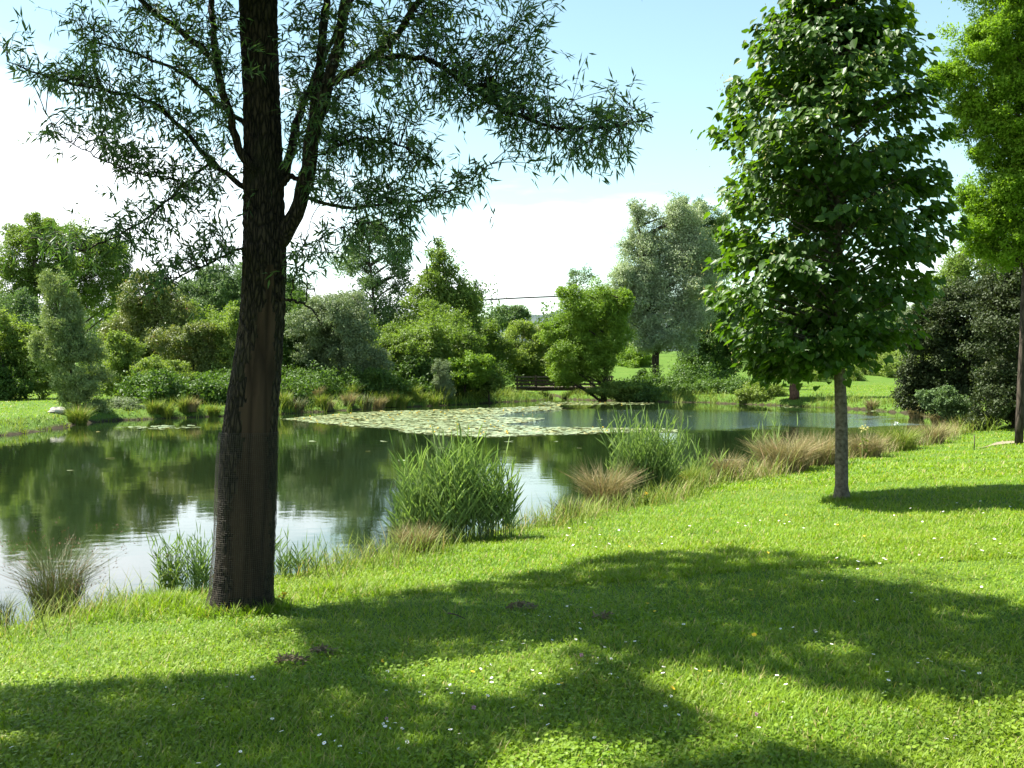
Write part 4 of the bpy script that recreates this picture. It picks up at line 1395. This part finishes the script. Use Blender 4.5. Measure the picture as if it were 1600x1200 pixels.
for px, py in [(172, 716), (795, 690), (600, 690), (630, 720), (690, 700), (868, 690), (1170, 668), (905, 700), (490, 690), (150, 675), (110, 735), (575, 705), (1000, 660), (940, 655), (1080, 650)]:
    loose.append(PZ(px, py, WZ)[:2])
pads = np.concatenate(pads + [np.array(loose)])
order = np.argsort(pads[:, 1])
pads = pads[order]
near_pads, rest = pads[:290], pads[290:]
p0 = lily_mesh("lily_pad").build("lily_pad", M['pad'])
p1m = lily_mesh("lily_pad_b").build("lily_pad", M['pad'])
p2m = lily_mesh("lily_pad_c").build("lily_pad", M['pad'])
protos = [p0, p1m, p2m]
for k_, (x_, y_) in enumerate(near_pads):
    o = protos[k_] if k_ < 3 else protos[k_ % 3].copy()
    if k_ >= 3:
        COL.objects.link(o)
    o.location = (x_, y_, WZ + 0.004 + 0.003 * R.random())
    o.rotation_euler = (0.05 * R.standard_normal(), 0.05 * R.standard_normal(), R.uniform(0, 6.28))
    sc_ = R.uniform(0.5, 1.05)
    o.scale = (sc_, sc_, sc_)
    tag(o, "round pale green lily pad floating along the near edge of the lily raft", "lily pad", "lily pads on the pond")
mb = MB()
n = len(rest)
az = R.uniform(0, 2 * math.pi, n)
PADT = ([(0.5 * math.cos(t_), 0.5 + 0.5 * math.sin(t_), 0.02 * math.sin(2 * t_)) for t_ in np.linspace(0, 2 * math.pi, 9)[:-1]], [tuple(range(8))])
Lp = R.uniform(0.13, 0.28, n)
mb.scatter(PADT[0], PADT[1], np.column_stack([rest, np.full(n, WZ + 0.004) + 0.012 * R.random(n)]),
           np.stack([np.cos(az), np.sin(az), 0.04 * R.standard_normal(n)], -1), np.tile([0, 0, 1.0], (n, 1)) + 0.06 * R.standard_normal((n, 3)), Lp, Lp, 0)
tag(mb.build("lily_raft", M['pad']), kind='stuff')

mb = MB()
th_ = np.linspace(0, 2 * math.pi, 8)[:-1]
V = np.concatenate([np.stack([r_ * np.cos(th_), r_ * np.sin(th_), np.full(7, z_)], -1) for r_, z_ in [(0.014, 0.0), (0.040, 0.03), (0.026, 0.06)]])
Fq = [[a * 7 + b, a * 7 + (b + 1) % 7, a * 7 + 7 + (b + 1) % 7, a * 7 + 7 + b] for a in range(2) for b in range(7)]
mb = MB()
mb.add(V, Fq, 0, None, True)
mb.f.append((np.array([[14, 15, 16, 17, 18, 19, 20]]), 0, False))
flo = mb.build("lily_flower", M['yellow'])
idx = R.choice(len(pads), 70, replace=False)
for k_, q in enumerate(idx):
    o = flo if k_ == 0 else flo.copy()
    if k_:
        COL.objects.link(o)
    o.location = (pads[q, 0], pads[q, 1], WZ + 0.015)
    sc_ = R.uniform(0.5, 0.9)
    o.scale = (sc_, sc_, sc_)
    tag(o, "small yellow water-lily bud standing among the floating pads", "flower", "yellow lily buds on the pond")

# ------------------------------------------------------------------ lawn flowers
mb = MB()
k = 9
th_ = np.linspace(0, 2 * math.pi, k + 1)[:-1]
pet = np.stack([np.cos(th_), np.sin(th_), np.zeros(k)], -1)
mb.scatter([(-0.15, 0.2, 0), (0.15, 0.2, 0), (0.33, 0.8, 0.05), (0, 1.0, 0.02), (-0.33, 0.8, 0.05)], [(0, 1, 2, 3, 4)], np.zeros((k, 3)) + np.array([0, 0, 0.05]), pet,
           np.tile([0, 0, 1.0], (k, 1)), 0.016, 0.016, 0)
mb.add(np.stack([0.005 * np.cos(th_), 0.005 * np.sin(th_), np.full(k, 0.053)], -1), [list(range(k))], 1)
mb.tube([(0, 0, -0.01), (0.002, 0, 0.025), (0, 0, 0.05)], 0.0012, 4, 2)
daisy = mb.build("daisy", [M['white'], M['yellow'], M['lawn']])
mb = MB()
mb.scatter([(-0.2, 0.1, 0), (0.2, 0.1, 0), (0.5, 0.8, 0.35), (0, 1.0, 0.4), (-0.5, 0.8, 0.35)], [(0, 1, 2, 3, 4)], np.zeros((5, 3)) + np.array([0, 0, 0.07]),
           np.stack([np.cos(th_[:5] * 1.8), np.sin(th_[:5] * 1.8), np.zeros(5)], -1), np.tile([0, 0, 1.0], (5, 1)), 0.018, 0.018, 0)
mb.tube([(0, 0, -0.01), (0.004, 0, 0.035), (0, 0, 0.07)], 0.0012, 4, 1)
butter = mb.build("buttercup", [M['yellow'], M['lawn']])
mb = MB()
dd = unit(R.standard_normal((46, 3)))
mb.scatter(QUAD[0], QUAD[1], np.array([0, 0, 0.06]) + dd * 0.004, dd, unit(R.standard_normal((46, 3))), 0.014, 0.005, 0)
mb.tube([(0, 0, -0.01), (0.002, 0, 0.03), (0, 0, 0.06)], 0.0014, 4, 1)
clover = mb.build("clover_flower", [M['pink'], M['lawn']])


def put(proto, used, px, py, label, cat, group, sc0=1.0):
    p = PZ(px, py, -0.02)
    if sdist([p[0]], [p[1]])[0] < 0.4:
        return
    o = proto if not used else proto.copy()
    if used:
        COL.objects.link(o)
    used.append(1)
    s_ = sc0 * R.uniform(0.8, 1.25)
    o.scale = (s_, s_, s_ if p[1] < 12 else 1.2)
    o.rotation_euler = (0.25 * R.standard_normal(), 0.25 * R.standard_normal(), R.uniform(0, 6.28))
    o.location = (p[0], p[1], gz(p[0], p[1]))
    tag(o, label, cat, group)


u = []
spots = [(22, 1143), (95, 1186), (172, 1173), (310, 1179), (347, 1185), (425, 1110), (443, 1136), (602, 1136), (584, 1158), (636, 1163), (626, 1177), (561, 1182),
         (723, 1082), (805, 1113), (860, 1144), (932, 1170), (1075, 1184), (758, 1026), (819, 990), (1068, 972), (1090, 1005), (1002, 1119), (1172, 1106), (1220, 981),
         (1298, 1014), (1230, 1082), (1388, 1100), (1238, 1132), (1552, 1149), (1494, 1167), (1478, 1174), (1387, 1068), (1532, 1066), (1424, 937), (1534, 930), (1450, 1040), (1505, 1066)]
for px, py in spots:
    put(daisy, u, px, py, "single white daisy flower in the mown lawn", "flower", "daisies in the lawn", 0.62)
drift = [(R.uniform(600, 1600), 790 + 380 * R.random() ** 1.3) for _ in range(26)] + [(R.uniform(0, 700), R.uniform(1040, 1180)) for _ in range(5)]
for cx_, cy_ in drift:
    for _ in range(R.integers(3, 11)):
        px, py = cx_ + 55 * R.standard_normal(), cy_ + 16 * R.standard_normal() * (cy_ - 560) / 400
        if 770 < py < 1195 and 0 < px < 1600:
            put(daisy, u, px, py, "single white daisy flower in the mown lawn", "flower", "daisies in the lawn", 0.55 if py > 900 else 0.75)
u = []
for px, py in [(881, 1068), (1011, 932), (1110, 1059), (1025, 945), (1350, 837), (1166, 785), (1197, 852), (1228, 790), (1160, 765), (1180, 1000), (1172, 920), (600, 1010), (735, 1044), (980, 830), (1050, 800), (1110, 790),
               (880, 850), (1310, 810), (1420, 800), (1500, 860), (1280, 900), (1040, 1085)]:
    put(butter, u, px, py, "single yellow buttercup flower in the mown lawn", "flower", "buttercups in the lawn", 0.7)
u = []
for px, py, lb_ in [(600, 1122, "pink clover flower in shade near the photo's lower middle"), (1180, 1130, "pink clover flower in the sunny patch at lower right"), (738, 1113, "pink clover flower in shade left of a lone daisy"),
                    (908, 1019, "pink clover flower in the shade above the sunlit patches")]:
    put(clover, u, px, py, lb_, "flower", None, 0.65)

# ------------------------------------------------------------------ small things on the lawn and banks
def leaf_pile(label, px, py, r, n):
    p = PZ(px, py, -0.03)
    p[2] = gz(p[0], p[1])
    mb = MB()
    q = np.clip(R.standard_normal((n, 3)), -1.5, 1.5) * np.array([r, r * 0.6, 0.0]) * 0.5
    q[:, 2] = 0.035 * np.exp(-(q[:, 0] / r) ** 2 * 2) * R.random(n) + 0.03
    mb.scatter(LANCE[0], LANCE[1], p + q, R.standard_normal((n, 3)) * np.array([1, 1, 0.35]), unit(R.standard_normal((n, 3)) + np.array([0, 0, 1])), R.uniform(0.02, 0.05, n), 0.016, 0)
    tag(mb.build("dead_leaf_pile", M['deadleaf'], None, p), label, "leaf litter")


leaf_pile("little heap of dead brown leaves right of the willow trunk's foot", 455, 1008, 0.10, 110)
leaf_pile("shrivelled brown leaf clump between willow trunk and lawn shade", 502, 992, 0.09, 90)
leaf_pile("dry brown leaf heap near the upper edge of the lawn's shade", 815, 924, 0.12, 120)
leaf_pile("tiny brown leaf scrap in the middle of the lawn's shade", 945, 952, 0.08, 50)
mb = MB()
a, b = PZ(700, 937, -0.03), PZ(727, 946, -0.03)
a[2] = gz(a[0], a[1]) + 0.07
b[2] = gz(b[0], b[1]) + 0.055
mb.tube(spline([a, (a + b) / 2 + np.array([0, 0, 0.012]), b], 8), np.linspace(0.006, 0.003, 8), 6)
tag(mb.build("twig", M['bark_d']), "dark fallen twig lying in the lawn's shade", "twig")

mb = MB()
p = P(90, 645, 38.5)
p[2] = gz(p[0], p[1])
dd = unit(R.standard_normal((1, 3)))
us, vs = np.meshgrid(np.linspace(0, 2 * math.pi, 13)[:-1], np.linspace(0.05, math.pi - 0.05, 8))
rr_ = 1 + 0.16 * np.sin(us * 2 + 1) * np.sin(vs * 3) + 0.08 * R.standard_normal(us.shape)
V = np.stack([0.34 * rr_ * np.sin(vs) * np.cos(us), 0.22 * rr_ * np.sin(vs) * np.sin(us), 0.14 * rr_ * np.cos(vs) + 0.10], -1).reshape(-1, 3) + p
Fq = [[a_ * 12 + b_, a_ * 12 + 12 + b_, a_ * 12 + 12 + (b_ + 1) % 12, a_ * 12 + (b_ + 1) % 12] for a_ in range(7) for b_ in range(12)]
mb.add(V, Fq)
mb.f.append((np.array([list(range(12))]), 0, False))
mb.f.append((np.array([list(range(84, 96))[::-1]]), 0, False))
tag(mb.build("rock", M['stone'], None, p), "pale flat rock at the edge of the left bank lawn", "rock")

mb = MB()
mb.tube(spline([PZ(1117, 722, WZ + 0.04), PZ(1140, 719, WZ + 0.07), PZ(1165, 720, WZ + 0.05)], 10), np.linspace(0.035, 0.02, 10), 7)
tag(mb.build("floating_branch", M['wood']), "pale dead branch floating beside the shore tussocks", "branch")

st = thing("stake", "thin pale stake in the grass left of the sandy path", "stake", (0, 0, 0))
p = P(1522, 690, 23.5)
p[2] = gz(p[0], p[1])
st.location = p
mb = MB()
mb.tube([p, p + np.array([0.01, 0, 0.2]), p + np.array([0.0, 0, 0.34])], [0.014, 0.013, 0.011], 6)
mb.build("post", M['wood'], st, p)


def weed(label, px, py, D, h, mat, hm, nst, hr, cat="wildflower"):
    b = P(px, py, D)
    b[2] = max(gz(b[0], b[1]), WZ)
    t = thing("flowering_weed", label, cat, b)
    mb = MB()
    tips = []
    for _ in range(nst):
        top = b + np.array([0.22 * R.standard_normal() * h * 0.6, 0.1 * R.standard_normal() * h, h * R.uniform(0.75, 1.0)])
        pts = spline([b + 0.03 * R.standard_normal(3) * np.array([1, 1, 0]), (b + top) / 2 + 0.03 * R.standard_normal(3), top], 6)
        mb.tube(pts, np.linspace(0.004, 0.002, 6) * (D / 10) ** 0.5, 4, 0, cap=False)
        tips.append(top)
        k = 9
        tt = R.uniform(0.05, 0.75, k)
        pos = np.stack([np.interp(tt, np.linspace(0, 1, 6), pts[:, q]) for q in range(3)], -1)
        mb.scatter(LANCE[0], LANCE[1], pos, R.standard_normal((k, 3)) + np.array([0, 0, 0.4]), unit(R.standard_normal((k, 3)) + np.array([0, 0, 1])), 0.09 * (D / 10) ** 0.4, 0.03 * (D / 10) ** 0.4, 0)
    mb.build("stem", M['bankgrass'], t, b)
    for tp_ in tips:
        mb = MB()
        k = 16
        d = unit(R.standard_normal((k, 3)))
        mb.scatter(QUAD[0], QUAD[1], tp_ + d * np.array([hr, hr, hr * 0.35]) * 0.5, d, unit(R.standard_normal((k, 3)) + np.array([0, 0, 1.5])), hr * 0.8, hr * 0.5, 0)
        mb.build("flower_head", M[hm], t, b)


weed("single yellow-flowered weed at the right foot of the willow trunk", 432, 935, 7.9, 0.20, 'bankgrass', 'yellow', 1, 0.035)
weed("tall weed with white flower head above the shore between linden and thicket", 1412, 712, 24.5, 0.72, 'bankgrass', 'white', 1, 0.07)
weed("tall thin weed with pale head just right of the linden trunk", 1352, 730, 22.5, 0.75, 'bankgrass', 'blossom', 2, 0.08)
weed("loose purple-topped weeds left of the willow trunk by the water", 272, 935, 8.9, 0.42, 'bankgrass', 'rush', 5, 0.022)
weed("small yellow-flowered plant at the second reed bed's foot", 1008, 800, 15.0, 0.22, 'bankgrass', 'yellow', 3, 0.018)

# ------------------------------------------------------------------ footbridge
BD = 69.5
bx0, bx1 = P(806, 600, BD)[0], P(958, 600, BD)[0]
dz_ = P(900, 604, BD)[2]
bz = dz_ - 0.05
bridge = thing("footbridge", "low wooden footbridge with plank railings across the pond's inlet", "bridge", ((bx0 + bx1) / 2, BD + 0.8, bz - 0.2))
bo = np.array(bridge.location)
mb = MB()
npl = 36
for q in range(npl):
    xx = bx0 + (q + 0.5) * (bx1 - bx0) / npl
    mb.box((xx, BD + 0.8, bz + 0.012 * R.standard_normal() * 0.3), ((bx1 - bx0) / npl - 0.015, 1.7, 0.06))
mb.build("deck", M['wood'], bridge, bo)
for yy_ in (BD + 0.1, BD + 1.5):
    mb = MB()
    mb.box(((bx0 + bx1) / 2, yy_, bz - 0.13), (bx1 - bx0 - 0.2, 0.16, 0.20))
    mb.build("beam", M['wood_d'], bridge, bo)
    for q in range(6):
        xx = bx0 + 0.1 + q * (bx1 - bx0 - 0.2) / 5
        mb = MB()
        mb.box((xx, yy_ - 0.14 if yy_ < BD + 1 else yy_ + 0.14, bz + 0.30), (0.11, 0.10, 0.98))
        mb.build("post", M['wood_d'], bridge, bo)
    for zz_, th__ in ((0.70, 0.09), (0.44, 0.11), (0.20, 0.11)):
        mb = MB()
        mb.box(((bx0 + bx1) / 2, yy_ - 0.215 if yy_ < BD + 1 else yy_ + 0.215, bz + zz_), (bx1 - bx0 + 0.1, 0.045, th__))
        mb.build("rail", M['wood'] if zz_ > 0.6 else M['wood_d'], bridge, bo)

# overhead cable behind the trees
mb = MB()
mb.tube(np.array([P(x_, 469 + (x_ - 750) * -0.048 + 0.00012 * (x_ - 812) ** 2 - 0.5, 112) for x_ in np.linspace(560, 1010, 24)]), 0.085, 6)
tag(mb.build("overhead_cable", M['cable']), "thin dark cable strung across the sky behind the trees", "cable")
